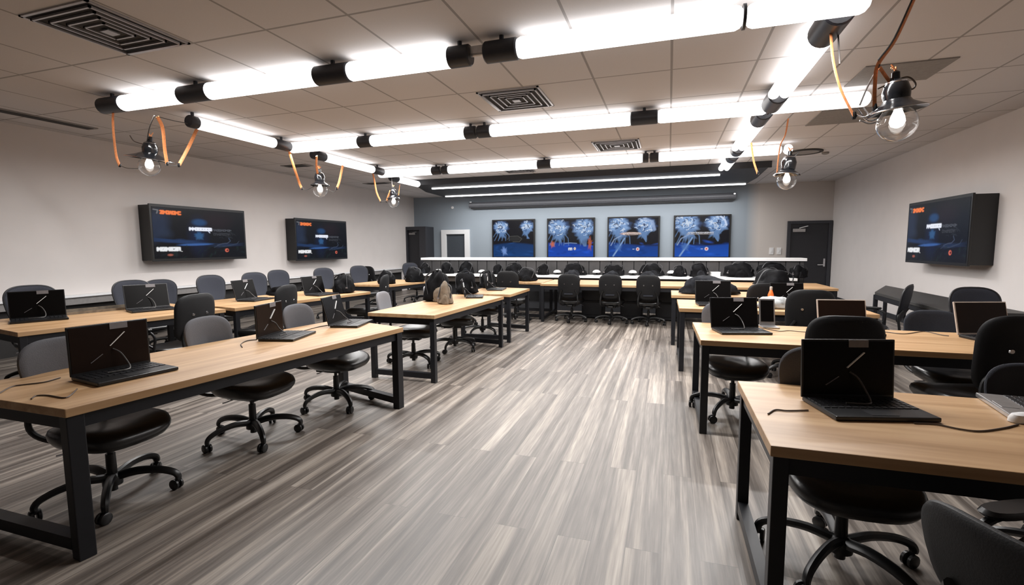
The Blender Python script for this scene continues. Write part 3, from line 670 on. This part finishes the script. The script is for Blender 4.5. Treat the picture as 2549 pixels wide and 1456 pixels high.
desk([(.37, 1.90), (2.95, 1.90), (2.95, 2.79), (.37, 2.79)], 'nearest right oak desk with a large black laptop')
desk([(.25, 3.93), (3.35, 3.93), (3.35, 4.84), (.23, 4.84)], 'second right oak desk with a laptop at its left end')
desk([(.13, 5.88), (2.10, 5.88), (2.10, 6.86), (.12, 6.86)], 'third right oak desk crowded with laptops and cloth')
desk([(.05, 7.42), (1.95, 7.42), (1.95, 8.22), (.05, 8.22)], 'fourth right oak desk just before the back row')
desk([(-3.25, 9.40), (-2.40, 9.32), (-2.40, 10.3), (-3.25, 10.3)], 'short oak desk at the left end of the back row')
desk([(-2.37, 9.06), (.90, 9.06), (.90, 10.3), (-2.37, 10.3)], 'long back row oak desk behind the three black chairs')
desk([(.92, 9.06), (2.68, 9.18), (2.66, 10.38), (.92, 10.3)], 'oak desk at the right end of the back row')
desk([(2.88, 6.35), (3.62, 6.35), (3.66, 10.1), (3.02, 8.7)], 'long dark grey table standing along the right wall', mat='bench', group=None, name='side_table', leg=.05, rail=False)
# dark drawer units under the back row
for px, lab in ((1468, 'between the first and second black chair'), (1568, 'between the second and third black chair'), (1660, 'to the right of the three black chairs')):
    p = on_y(px, 760, 9.5)
    t = empty('drawer_unit', (p.x, 9.85, 0), 0, 'black drawer unit under the back row desk '+lab, 'drawer unit', 'black drawer units under the back row')
    MB().box((0, .2, .33), (.42, .5, .62)).build('body', 'charcoal', t, bevel=.004)
    for z0, h in ((.5, .24), (.22, .28)):
        d_ = MB().box((0, -.06, z0), (.40, .02, h)).build('drawer', 'door', t, bevel=.004); MB().box((0, -.075, z0+h/2-.03), (.3, .015, .012)).build('handle', 'rim', d_)
    for sx in (-1, 1): MB().box((sx*.18, 0, .01), (.04, .04, .022)).build('foot', 'plastic', t)

# ------------------------------------------------------------------ chairs
def make_chair(back, top=.94, w=.46, taper=.78, arms=False, screws=False, rim=None, z0=.54, lean=.22):
    root = empty('office_chair')
    mb = MB().lathe([(.02, .075), (.05, .08), (.052, .125), (.035, .15), (.03, .15)], n=20)
    for k in range(5):
        a = R_(36+72*k); c, s = math.cos(a), math.sin(a)
        P = smooth_path([(c*.02, s*.02, .125), (c*.13, s*.13, .146), (c*.24, s*.24, .138), (c*.315, s*.315, .112), (c*.338, s*.338, .085), (c*.338, s*.338, .066)], 3)
        mb.tube(P, [.029-.011*i/(len(P)-1) for i in range(len(P))], 8, flat=.8)
    mb.build('star_base', 'plastic', root, smooth=True)
    for k in range(5):
        a = R_(36+72*k); c, s = math.cos(a)*.335, math.sin(a)*.335; b = a+1.1+.7*k; d = Vector((math.cos(b), math.sin(b), 0))
        q = Vector((c, s, 0))+Vector((-d.y, d.x, 0))*.012
        m_ = MB().cyl((c, s, .045), (c, s, .075), .011, n=8)
        for sg in (-1, 1): m_.tube([q+d*(sg*.006)+Vector((0, 0, .032)), q+d*(sg*.010)+Vector((0, 0, .032)), q+d*(sg*.022)+Vector((0, 0, .032)), q+d*(sg*.026)+Vector((0, 0, .032))], [.026, .032, .032, .026], 14)
        m_.build('caster', 'plastic', root, smooth=True)
    MB().cyl((0, 0, .045), (0, 0, .14), .023).cyl((0, 0, .13), (0, 0, .27), .027, .025).cyl((0, 0, .27), (0, 0, .37), .015).build('gas_column', 'plastic', root, smooth=True)
    MB().box((-.02, 0, .345), (.26, .18, .05)).box((-.17, 0, .35), (.14, .10, .04)).build('seat_mechanism', 'plastic', root, bevel=.01)
    MB().tube(smooth_path([(0, -.09, .37), (.01, -.17, .365), (-.01, -.22, .355), (-.03, -.24, .35)], 4), .005, 6).build('lever', 'chrome', root, smooth=True)
    def seat_map(a, b, h):
        x = a+.03; z = .435+h
        z += -.55*max(0, x-.12)**1.6*(1 if h > -.02 else .5) - .10*max(0, -x-.16) + .15*b*b - .012*(1-min(1, (a*a+b*b)/.05))*(h > 0)
        return (x, b*(1.0-.18*max(0, -x)), z)
    MB().loft(superell(.52, .51, 3.2, 44), [(.02, .036), (.4, .036), (.75, .040), (.90, .036), (.97, .024), (1.0, .002), (.985, -.026), (.92, -.052), (.78, -.072), (.5, -.08), (.02, -.08)], seat_map).build('seat', 'leather', root, smooth=True)
    zc = (z0+top)/2; hh = top-z0
    def bmap(a, b, h):
        t = (b/hh+.5); k = taper+(1-taper)*min(1, max(0, t))**.8; aa = a*k
        return (-.33-lean*(b+hh/2)-.05*math.sin(t*math.pi)*.4+1.1*aa*aa*.8+h, aa, zc+b)
    ol = superell(w, hh, 3.6 if taper > .8 else 3.0, 48)
    br = MB().loft(ol, [(.02, .016), (.45, .016), (.8, .017), (.93, .014), (.98, .007), (1, -.002), (.985, -.012), (.93, -.019), (.8, -.021), (.45, -.021), (.02, -.021)], bmap).build('backrest', back, root, smooth=True)
    if rim:
        MB().tube([bmap(a, b, -.003) for a, b in ol], .011, 6, closed=True).build('back_frame', rim, root, smooth=True)
    sp = MB()
    for sg in (-1, 1):
        sp.tube(smooth_path([(-.12, sg*.07, .375), (-.26, sg*.15, .37), (-.37, sg*.19, .44), Vector(bmap(sg*.17/ max(.6, taper), -hh*.34, -.03)), Vector(bmap(sg*.13/max(.6, taper), -hh*.16, -.03))], 5), .016, 8)
    sp.build('back_support', 'plastic', root, smooth=True)
    if screws:
        for yy in (-.085, .085):
            q = Vector(bmap(yy, hh*.08, -.021)); MB().cyl(q, q+Vector((-.007, 0, 0)), .015, .012, 12).build('screw', 'chrome', root, smooth=True)
        q = bmap(0, -hh*.33, -.03); MB().box(q, (.02, .18, .03)).build('lumbar_slot', 'navy_fabric', root, bevel=.004)
    if arms:
        for sg in (-1, 1):
            y = sg*.29
            ar = MB().tube(smooth_path([(-.16, sg*.12, .375), (-.14, sg*.24, .39), (-.12, y, .46), (-.14, y, .60), (-.06, y, .665), (.10, y, .672), (.155, y, .64), (.11, y, .60), (-.02, y, .54), (-.11, y, .50)], 4), .013, 7).build('armrest', 'plastic', root, smooth=True)
            MB().loft(superell(.24, .075, 3, 20), [(.1, .012), (.9, .012), (1, 0), (.9, -.012), (.1, -.012)], lambda a, b, h: (a+.02, y+b, .685+h)).build('arm_pad', 'plastic', ar, smooth=True)
    return root
_first = {}
def chair(kind, x, y, deg, label, group, sc=1.0):
    spec = {'G': dict(back='grey_fabric', top=.945), 'P': dict(back='pale_fabric', top=.92, w=.42, taper=.85), 'W': dict(back='blue_fabric', top=1.04, rim='rim', z0=.56, taper=.66, w=.50), 'WA': dict(back='blue_fabric', top=1.04, rim='rim', z0=.56, taper=.66, w=.50, arms=True),
            'B': dict(back='black_back', top=1.02, taper=.92, screws=True, z0=.53, w=.47, lean=.12), 'BA': dict(back='black_back', top=1.02, taper=.92, screws=True, z0=.53, w=.50, lean=.12, arms=True),
            'N': dict(back='navy_fabric', top=.90, z0=.52), 'K': dict(back='black_back', top=.83, taper=.9, w=.50, arms=True, lean=.3, z0=.50)}[kind]
    if kind not in _first: r = _first[kind] = make_chair(**spec)
    else: r = copy_tree(_first[kind])
    r.location = (x, y, 0); r.rotation_euler = (0, 0, R_(deg)); r.scale = (sc, sc, sc); tag(r, label, 'chair', group)
    return r
g1 = 'grey backed chairs at the left aisle desks'
chair('G', -3.13, 1.88, -2, 'nearest grey backed swivel chair with black seat under the front left desk', g1)
chair('G', -3.06, 2.84, 3, 'grey backed swivel chair at the middle of the front left desk', g1)
chair('G', -2.97, 3.72, 4, 'grey backed swivel chair at the far end of the front left desk', g1)
chair('P', -3.05, 5.32, 10, 'small pale grey backed chair at the near end of the second left aisle desk', g1)
chair('P', -2.92, 6.28, 20, 'small pale grey backed chair turned at the far end of the second left aisle desk', g1)
chair('B', -2.95, 7.45, 5, 'black chair tucked under the third small left aisle desk', g1)
chair('B', -2.85, 8.95, 84, 'black chair at the short desk left of the back row', g1)
chair('B', -3.75, 8.2, 60, 'dark chair standing between the left rows before the back desk', g1)
g2 = 'blue grey chairs along the left wall'
chair('W', -6.62, 3.45, -14, 'blue grey mesh chair behind the nearest left laptop at picture edge', g2, 1.02)
chair('W', -6.72, 4.60, -16, 'blue grey mesh chair against the left wall beside the second laptop', g2)
chair('W', -7.10, 5.28, -14, 'blue grey mesh chair mostly hidden behind the second laptop of the wall row', g2, .96)
chair('WA', -6.72, 5.86, -10, 'blue grey mesh chair with loop armrests below the nearer left wall screen', g2)
chair('W', -6.68, 6.66, -14, 'blue grey mesh chair just right of the nearer left wall screen', g2)
chair('WA', -6.95, 7.52, -12, 'blue grey mesh chair with armrests between the two left wall screens', g2)
chair('W', -6.7, 8.44, -22, 'blue grey mesh chair below the farther left wall screen', g2)
chair('W', -6.65, 9.58, -26, 'blue grey mesh chair just right of the farther left wall screen', g2)
chair('W', -6.5, 11.6, -35, 'farthest blue grey chair in front of the corner door', g2)
chair('B', -6.9, 10.5, 70, 'black chair beyond the farther left wall screen near the wall ledge', g2)
g3 = 'black chairs on the aisle side of the left wall desks'
chair('BA', -4.95, 3.62, 186, 'black chair with two screw heads facing the nearest rear left desk', g3)
chair('B', -4.92, 4.80, 190, 'black chair with two screw heads facing the middle rear left desk', g3)
chair('B', -4.90, 6.95, 196, 'black chair facing the gap before the farthest rear left desk', g3)
g4 = 'three black chairs pushed to the back row desk'
chair('B', -1.80, 9.35, 90, 'left one of three black chairs at the back row', g4, .93)
chair('B', -1.02, 9.35, 90, 'middle one of three black chairs at the back row', g4, .93)
chair('B', -.34, 9.35, 90, 'right one of three black chairs at the back row', g4, .93)
g5 = 'chairs at the right desks'
chair('G', .78, 2.45, -90, 'grey backed swivel chair under the nearest right desk behind the large laptop', g5)
chair('N', 1.76, 2.68, -90, 'dark grey backed chair at the right picture edge behind the nearest desk', g5, .97)
chair('G', .56, 4.52, -84, 'grey backed swivel chair under the left end of the second right desk', g5)
chair('N', 2.20, 4.70, -90, 'navy low backed chair behind the right part of the second right desk', g5)
chair('B', 1.11, 3.98, 90, 'black chair with rounded back facing the second right desk', g5)
chair('B', 1.95, 3.96, 98, 'large black chair with its rounded back cut off by the right picture edge', g5, 1.04)
chair('B', 1.40, 5.98, 90, 'black chair with rounded back facing the third right desk', g5)
chair('B', 1.02, 7.40, 120, 'black chair half hidden before the fourth right desk', g5, .95)
chair('WA', 2.95, 5.52, -80, 'blue grey mesh armchair beside the long dark wall table', g5)
chair('WA', 2.42, 7.15, 150, 'dark armchair with raised loop armrest at the far end of the wall table', g5, .95)
chair('K', 1.12, 1.50, 27, 'black leather armchair in the bottom right corner of the picture', g5)

# ------------------------------------------------------------------ laptops
def make_laptop(w=.42, d=.27, h=.28, tilt=14, edge='lap', base='lap', disp='display', tagm=True, mark=True, cable=True):
    root = empty('laptop')
    MB().box((d/2, 0, .012), (d, w, .020)).build('base', base, root, bevel=.005)
    kb = MB()
    for r in range(5):
        for c in range(13): kb.box((d*.14+r*d*.105, -w*.44+c*w*.0735, .0235), (d*.085, w*.060, .004))
    kb.build('keyboard', 'keys', root)
    MB().box((d*.82, 0, .0225), (d*.24, w*.26, .002)).build('touchpad', 'keys' if base == 'lap' else base, root)
    a = R_(-tilt); rot = Matrix.Rotation(a, 3, 'Y')
    def L(x, y, z): return rot @ Vector((x, y, z))+Vector((-.004, 0, .016))
    MB().box(L(-.006, 0, h/2), (.012, w, h), rot).build('lid', edge, root, bevel=.004)
    MB().box(L(.0015, 0, h/2+.004), (.002, w-.018, h-.026), rot).build('display', disp, root)
    if tagm: MB().box(L(.0035, .045, h-.020), (.005, .09, .036), rot).build('top_tab', 'tag', root)
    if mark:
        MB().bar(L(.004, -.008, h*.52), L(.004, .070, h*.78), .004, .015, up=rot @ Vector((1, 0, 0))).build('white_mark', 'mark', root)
        MB().bar(L(.004, -.105, h*.22), L(.004, -.045, h*.37), .003, .008, up=rot @ Vector((1, 0, 0))).build('faint_mark', 'tag', root)
    if cable:
        MB().tube(smooth_path([L(.006, .005, h*.45), L(.03, .03, h*.36), L(.05, .05, h*.18), (.09, .045, .035), (.13, .01, .03), (.12, -.08, .03)], 5), .0045, 6).build('cable', 'steelcable', root, smooth=True)
    return root
_lap = {}
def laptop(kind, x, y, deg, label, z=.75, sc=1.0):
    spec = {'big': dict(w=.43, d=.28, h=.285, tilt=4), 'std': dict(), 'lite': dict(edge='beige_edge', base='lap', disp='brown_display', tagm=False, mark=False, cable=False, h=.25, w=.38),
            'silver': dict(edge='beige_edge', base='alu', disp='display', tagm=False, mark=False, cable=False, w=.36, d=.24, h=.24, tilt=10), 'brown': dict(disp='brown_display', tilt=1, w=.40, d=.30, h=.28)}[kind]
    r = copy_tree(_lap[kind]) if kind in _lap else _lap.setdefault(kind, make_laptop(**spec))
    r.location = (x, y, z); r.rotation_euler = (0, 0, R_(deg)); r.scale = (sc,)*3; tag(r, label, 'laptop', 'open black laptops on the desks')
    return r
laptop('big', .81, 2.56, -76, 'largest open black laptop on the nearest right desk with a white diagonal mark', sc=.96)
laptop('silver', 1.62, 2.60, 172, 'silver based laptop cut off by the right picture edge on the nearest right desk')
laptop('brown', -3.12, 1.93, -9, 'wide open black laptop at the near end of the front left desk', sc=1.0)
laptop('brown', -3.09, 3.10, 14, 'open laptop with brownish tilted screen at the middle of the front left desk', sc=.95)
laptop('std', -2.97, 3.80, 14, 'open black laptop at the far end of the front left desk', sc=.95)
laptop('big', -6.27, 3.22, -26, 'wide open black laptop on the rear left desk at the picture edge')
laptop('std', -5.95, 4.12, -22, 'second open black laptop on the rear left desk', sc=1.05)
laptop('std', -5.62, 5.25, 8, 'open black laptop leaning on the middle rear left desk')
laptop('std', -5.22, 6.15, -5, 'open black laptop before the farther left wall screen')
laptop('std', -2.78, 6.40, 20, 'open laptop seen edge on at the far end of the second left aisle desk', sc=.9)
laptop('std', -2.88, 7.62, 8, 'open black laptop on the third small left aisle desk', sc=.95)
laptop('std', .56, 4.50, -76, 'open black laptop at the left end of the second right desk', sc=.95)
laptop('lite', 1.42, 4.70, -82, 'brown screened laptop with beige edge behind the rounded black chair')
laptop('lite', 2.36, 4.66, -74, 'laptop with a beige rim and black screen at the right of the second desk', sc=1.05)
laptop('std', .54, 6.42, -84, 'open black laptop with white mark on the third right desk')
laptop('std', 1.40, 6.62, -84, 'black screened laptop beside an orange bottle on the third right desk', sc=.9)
# tablet on a stand
t = empty('tablet', (.85, 4.74, .75), R_(-84), 'silver framed upright tablet standing on the second right desk', 'tablet')
rt = Matrix.Rotation(R_(-12), 3, 'Y')
MB().box(rt @ Vector((0, 0, .12))+Vector((0, 0, .012)), (.012, .13, .24), rt).build('casing', 'alu', t, bevel=.004)
MB().box(rt @ Vector((.008, 0, .13))+Vector((0, 0, .012)), (.003, .105, .19), rt).build('display', 'display', t)
MB().box((.05, 0, .008), (.14, .14, .014)).build('stand', 'alu', t, bevel=.004)

# ------------------------------------------------------------------ desk cables
def cable(pts_px, label, z=.754, mat='cable', r=.0035, extra=()):
    P = [on_z(a, b, z) for a, b in pts_px]+[Vector(e) for e in extra]
    c = P[0].copy(); o = MB().tube(smooth_path([p-c for p in P], 6), r, 6).build('power_cable', mat, smooth=True); o.location = c
    return tag(o, label, 'cable', 'thin cables lying on the desks')
cable([(150, 940), (110, 951), (62, 957), (30, 962), (0, 978), (-25, 995)], 'thin cable running left from the near end laptop on the front left desk')
cable([(192, 968), (178, 982), (160, 990), (120, 984), (90, 985), (78, 993)], 'thin wavy cable at the near edge of the front left desk')
cable([(640, 845), (615, 848), (600, 856), (603, 864)], 'short looped cable beside the brownish laptop')
cable([(745, 826), (775, 818), (800, 812), (828, 808)], 'thin cable between the two farther laptops of the front left desk')
cable([(2012, 1021), (1960, 1022), (1930, 1020), (1912, 1030)], 'thin cable curling over the left edge of the nearest right desk')
cable([(2275, 1053), (2330, 1056), (2390, 1068), (2440, 1073), (2500, 1065), (2535, 1056)], 'thin cable running right from the largest laptop')
cable([(1905, 818), (1940, 824), (1965, 823), (2000, 826), (2030, 828)], 'thin cable right of the laptop on the second right desk')
cable([(2205, 826), (2250, 831), (2300, 825), (2340, 833), (2362, 836)], 'thin bent cable between chair and beige rimmed laptop')
t = empty('computer_mouse', on_z(2546, 1050, .75), R_(20), 'white mouse at the right picture edge on the nearest desk', 'mouse')
MB().loft(superell(.11, .06, 2.4, 24), [(1, 0), (.98, .015), (.8, .03), (.4, .036), (.05, .037)], lambda a, b, h: (a, b, h+.002)).build('shell', 'white', t, smooth=True)
MB().box((.03, 0, .033), (.02, .008, .008)).build('scroll_wheel', 'tag', t)

# ------------------------------------------------------------------ bags, jackets and small things at the back
def lump(name, w, d, h, seed, mat, parent, amp=.16, sq=2.4):
    import bmesh
    bm = bmesh.new(); bmesh.ops.create_icosphere(bm, subdivisions=4, radius=1)
    for v in bm.verts:
        p = v.co.copy()
        n1 = noise.noise(p*1.3+Vector((seed*3.1, 0, 0))); n2 = noise.noise(p*3.2+Vector((0, seed*1.7, 0))); n3 = abs(noise.noise(p*6.0+Vector((0, 0, seed))))
        k = 1+amp*1.6*n1+amp*.8*n2-amp*.5*n3
        q = p*k; z = q.z
        if z < 0: z = -abs(z)**.5*.12 if z > -1 else -.12
        v.co = Vector((q.x*w/2, q.y*d/2, (z+.12)*h/1.12))
    zmin = min(v.co.z for v in bm.verts)
    for v in bm.verts: v.co.z -= zmin
    me = bpy.data.meshes.new(name); bm.to_mesh(me); bm.free(); me.materials.append(M[mat]); me.polygons.foreach_set('use_smooth', [True]*len(me.polygons))
    o = bpy.data.objects.new(name, me); COL.objects.link(o); o.parent = parent; return o
def bag(x, y, z, w, d, h, seed, label, rz=0, mat='bag', strap=True, pocket='bag', cat='bag', name='backpack', group='black bags and jackets along the back'):
    t = empty(name, (x, y, z), rz, label, cat, group)
    lump('body', w, d, h, seed, mat, t)
    if pocket: 
        q = lump('front_pocket', w*.45, d*.35, h*.5, seed+9, pocket, t, .1); q.location = (w*.05, -d*.42, 0)
    if strap:
        rnd = random.Random(seed); s = 1 if rnd.random() > .5 else -1
        MB().tube(smooth_path([(-s*w*.35, -d*.3, h*.25), (-s*w*.42, -d*.1, h*.8), (-s*w*.1, 0, h*1.0), (s*w*.2, -d*.1, h*.95), (s*w*.42, -d*.35, h*.3)], 6), .011, 6, flat=.5).build('strap', 'rim', t, smooth=True)
        MB().box((s*w*.40, -d*.36, h*.3), (.03, .012, .02)).build('buckle', 'tag', t)
    return t
ZL = .827
row_bags = [(1352, .30, .24, 1), (1432, .52, .26, 2), (1527, .50, .25, 3), (1622, .52, .26, 4), (1692, .28, .22, 5), (1740, .38, .27, 6), (1840, .56, .30, 7), (1920, .56, .30, 8), (1987, .32, .25, 9), (1280, .40, .26, 10), (1240, .26, .22, 11), (1160, .40, .28, 12), (1113, .32, .27, 13), (1058, .26, .25, 14)]
where = {1: 'right of the second white dome lamp', 2: 'behind the left one of three black chairs', 3: 'behind the middle one of three black chairs', 4: 'behind the right one of three black chairs', 5: 'right of the three black chairs, smallest there',
         6: 'above the dark grey jacket on the right', 7: 'rounded and tall, left of the two arched bags', 8: 'rounded and tall, right of the two arched bags', 9: 'last one at the right end of the ledge', 10: 'between the first two white dome lamps',
         11: 'small, just right of the first white dome lamp', 12: 'left of the first white dome lamp', 13: 'behind the khaki bag on the left', 14: 'leftmost on the ledge below the white door frame'}
for px, w, h, sd in row_bags:
    p = on_y(px, 684, 10.74); bag(p.x, 10.75, ZL, w, .30, h, sd, 'black bag on the white ledge '+where[sd], rz=.1*math.sin(sd*2.3), pocket='bag' if sd % 2 else 'jacket')
for px, w, sd, lab in ((1420, .36, 21, 'dark grey jacket bundled on the desk over the left black chair'), (1520, .34, 22, 'dark navy jacket bundled on the desk over the middle black chair'), (1612, .36, 23, 'dark grey jacket bundled on the desk over the right black chair')):
    p = on_y(px, 690, 9.55); bag(p.x, 9.6, .75, w, .34, .24, sd, lab, mat='jacket', strap=False, pocket=None, cat='jacket', name='jacket')
p = on_z(1755, 728, .75); bag(.58, 7.74, .75, .80, .40, .25, 31, 'large dark grey padded jacket heaped on the fourth right desk', mat='jacket', strap=False, pocket='jacket', cat='jacket', name='jacket')
bag(1.45, 7.85, .75, .60, .38, .36, 32, 'black bag heaped at the right of the fourth right desk', pocket='jacket')
bag(1.75, 9.75, .75, .50, .36, .30, 33, 'black bag on the desk at the right end of the back row')
bag(1.17, 6.20, .75, .36, .30, .14, 34, 'pale grey crumpled cloth on the third right desk', mat='grey_cloth', strap=False, pocket=None, cat='cloth', name='cloth')
bag(-2.98, 5.86, .75, .34, .30, .40, 35, 'tall black bag with khaki pouch on the second left aisle desk', pocket='khaki', rz=.5)
bag(-2.72, 5.58, .75, .20, .18, .26, 36, 'khaki canvas pouch in front of the tall black bag', mat='khaki', pocket='khaki', strap=True, rz=.3)
bag(-3.02, 6.95, .75, .36, .3, .34, 37, 'black bag at the near end of the third small left aisle desk')
bag(-3.05, 7.98, .75, .30, .26, .30, 38, 'black bag at the far end of the third small left aisle desk')
bag(-2.85, 9.75, .75, .42, .34, .28, 39, 'black bag on the short desk at the left end of the back row')
bag(-5.1, 9.0, .75, .42, .36, .30, 40, 'black bag at the far end of the farthest rear left desk')
bag(-5.35, 8.35, .75, .34, .34, .26, 41, 'black bag at the near end of the farthest rear left desk')
bag(-5.0, 6.55, .75, .36, .34, .30, 42, 'rounded black bag below the farther left wall screen')
bag(-5.75, 6.0, .75, .5, .3, .12, 43, 'flat dark pouch behind the leaning laptop on the middle rear left desk', strap=False)
# white dome lamps on short stands
for px, py, lab in ((1200, 677, 'leftmost white dome lamp behind the middle clutter'), (1310, 677, 'second white dome lamp from the left'), (1387, 678, 'white dome lamp left of the first black chair'), (1485, 678, 'white dome lamp between the first and second black chair'),
                (1575, 679, 'white dome lamp between the second and third black chair'), (1671, 680, 'white dome lamp right of the third black chair')):
    p = on_y(px, py, 10.9)
    t = empty('dome_lamp', (p.x, 10.9, .825), 0, lab, 'dome lamp', 'small white dome lamps on the ledge'); hz = max(.03, p.z-.825)
    MB().lathe([(.07, 0), (.07, .012), (.02, .015), (.02, hz), (.09, hz+.002)], n=20).build('stand', 'plastic', t, smooth=True)
    MB().lathe([(.092, hz), (.088, hz+.02), (.065, hz+.045), (.03, hz+.058), (.005, hz+.06)], n=24).build('dome', 'white', t, smooth=True)
for px, py, w, lab in ((1096, 675, .15, 'small white box on the ledge near the left end'), (1780, 679, .18, 'small white box on the ledge behind the grey jacket'), (1967, 682, .14, 'tilted white box on the ledge near the right end')):
    p = on_y(px, py, 10.9); t = empty('paper_box', (p.x, 10.88, .826), .15, lab, 'box', 'white boxes on the ledge')
    MB().box((0, 0, .04), (w, .12, .08)).build('carton', 'paper', t, bevel=.003); MB().box((0, 0, .088), (w+.01, .13, .014)).build('lid', 'paper', t, bevel=.003)
p = on_y(1065, 668, 10.9); t = empty('cup', (p.x, 10.9, .826), 0, 'white cup at the left end of the ledge', 'cup')
MB().lathe([(.03, 0), (.038, .10), (.034, .10), (.028, .01)], n=16).build('body', 'white', t, smooth=True); MB().tube(smooth_path([(.036, 0, .08), (.06, 0, .07), (.058, 0, .035), (.033, 0, .03)], 4), .004, 6).build('handle', 'white', t, smooth=True)
t = empty('bottle', (1.20, 6.55, .75), 0, 'orange bottle with pale cap on the third right desk', 'bottle')
MB().lathe([(.03, 0), (.034, .01), (.034, .12), (.02, .16), (.014, .18)], n=18).build('body', 'orange_plastic', t, smooth=True); MB().lathe([(.016, .18), (.016, .215), (.008, .22)], n=12).build('cap', 'beige_edge', t, smooth=True)
t = empty('paper_stack', (.78, 5.4+.72, .75), .1, 'white sheets of paper on the third right desk', 'paper')
MB().box((0, 0, .004), (.21, .29, .006)).build('sheets', 'paper', t)
MB().box((.02, .01, .010), (.21, .29, .004), Matrix.Rotation(.2, 3, 'Z')).build('top_sheet', 'paper', t)
t = empty('document_tray', (-6.35, 3.78, .75), R_(78), 'long speckled grey tray at the back edge of the rear left desk', 'tray')
MB().box((0, 0, .006), (.75, .16, .010)).build('bottom', 'jacket', t); MB().box((0, .08, .025), (.75, .008, .05)).box((0, -.08, .015), (.75, .008, .03)).build('rim', 'khaki', t)

# ------------------------------------------------------------------ world and view
w = bpy.data.worlds.new('world'); scn.world = w; w.use_nodes = True
w.node_tree.nodes['Background'].inputs[0].default_value = (.5, .5, .5, 1); w.node_tree.nodes['Background'].inputs[1].default_value = .3
scn.view_settings.view_transform = 'Standard'; scn.view_settings.look = 'None'; scn.view_settings.gamma = 1; scn.view_settings.use_curve_mapping = False
scn.view_settings.exposure = 0.2
scn.cycles.max_bounces = 8; scn.cycles.diffuse_bounces = 4; scn.cycles.transmission_bounces = 8; scn.cycles.caustics_refractive = False; scn.cycles.caustics_reflective = False
scn.cycles.sample_clamp_indirect = 6
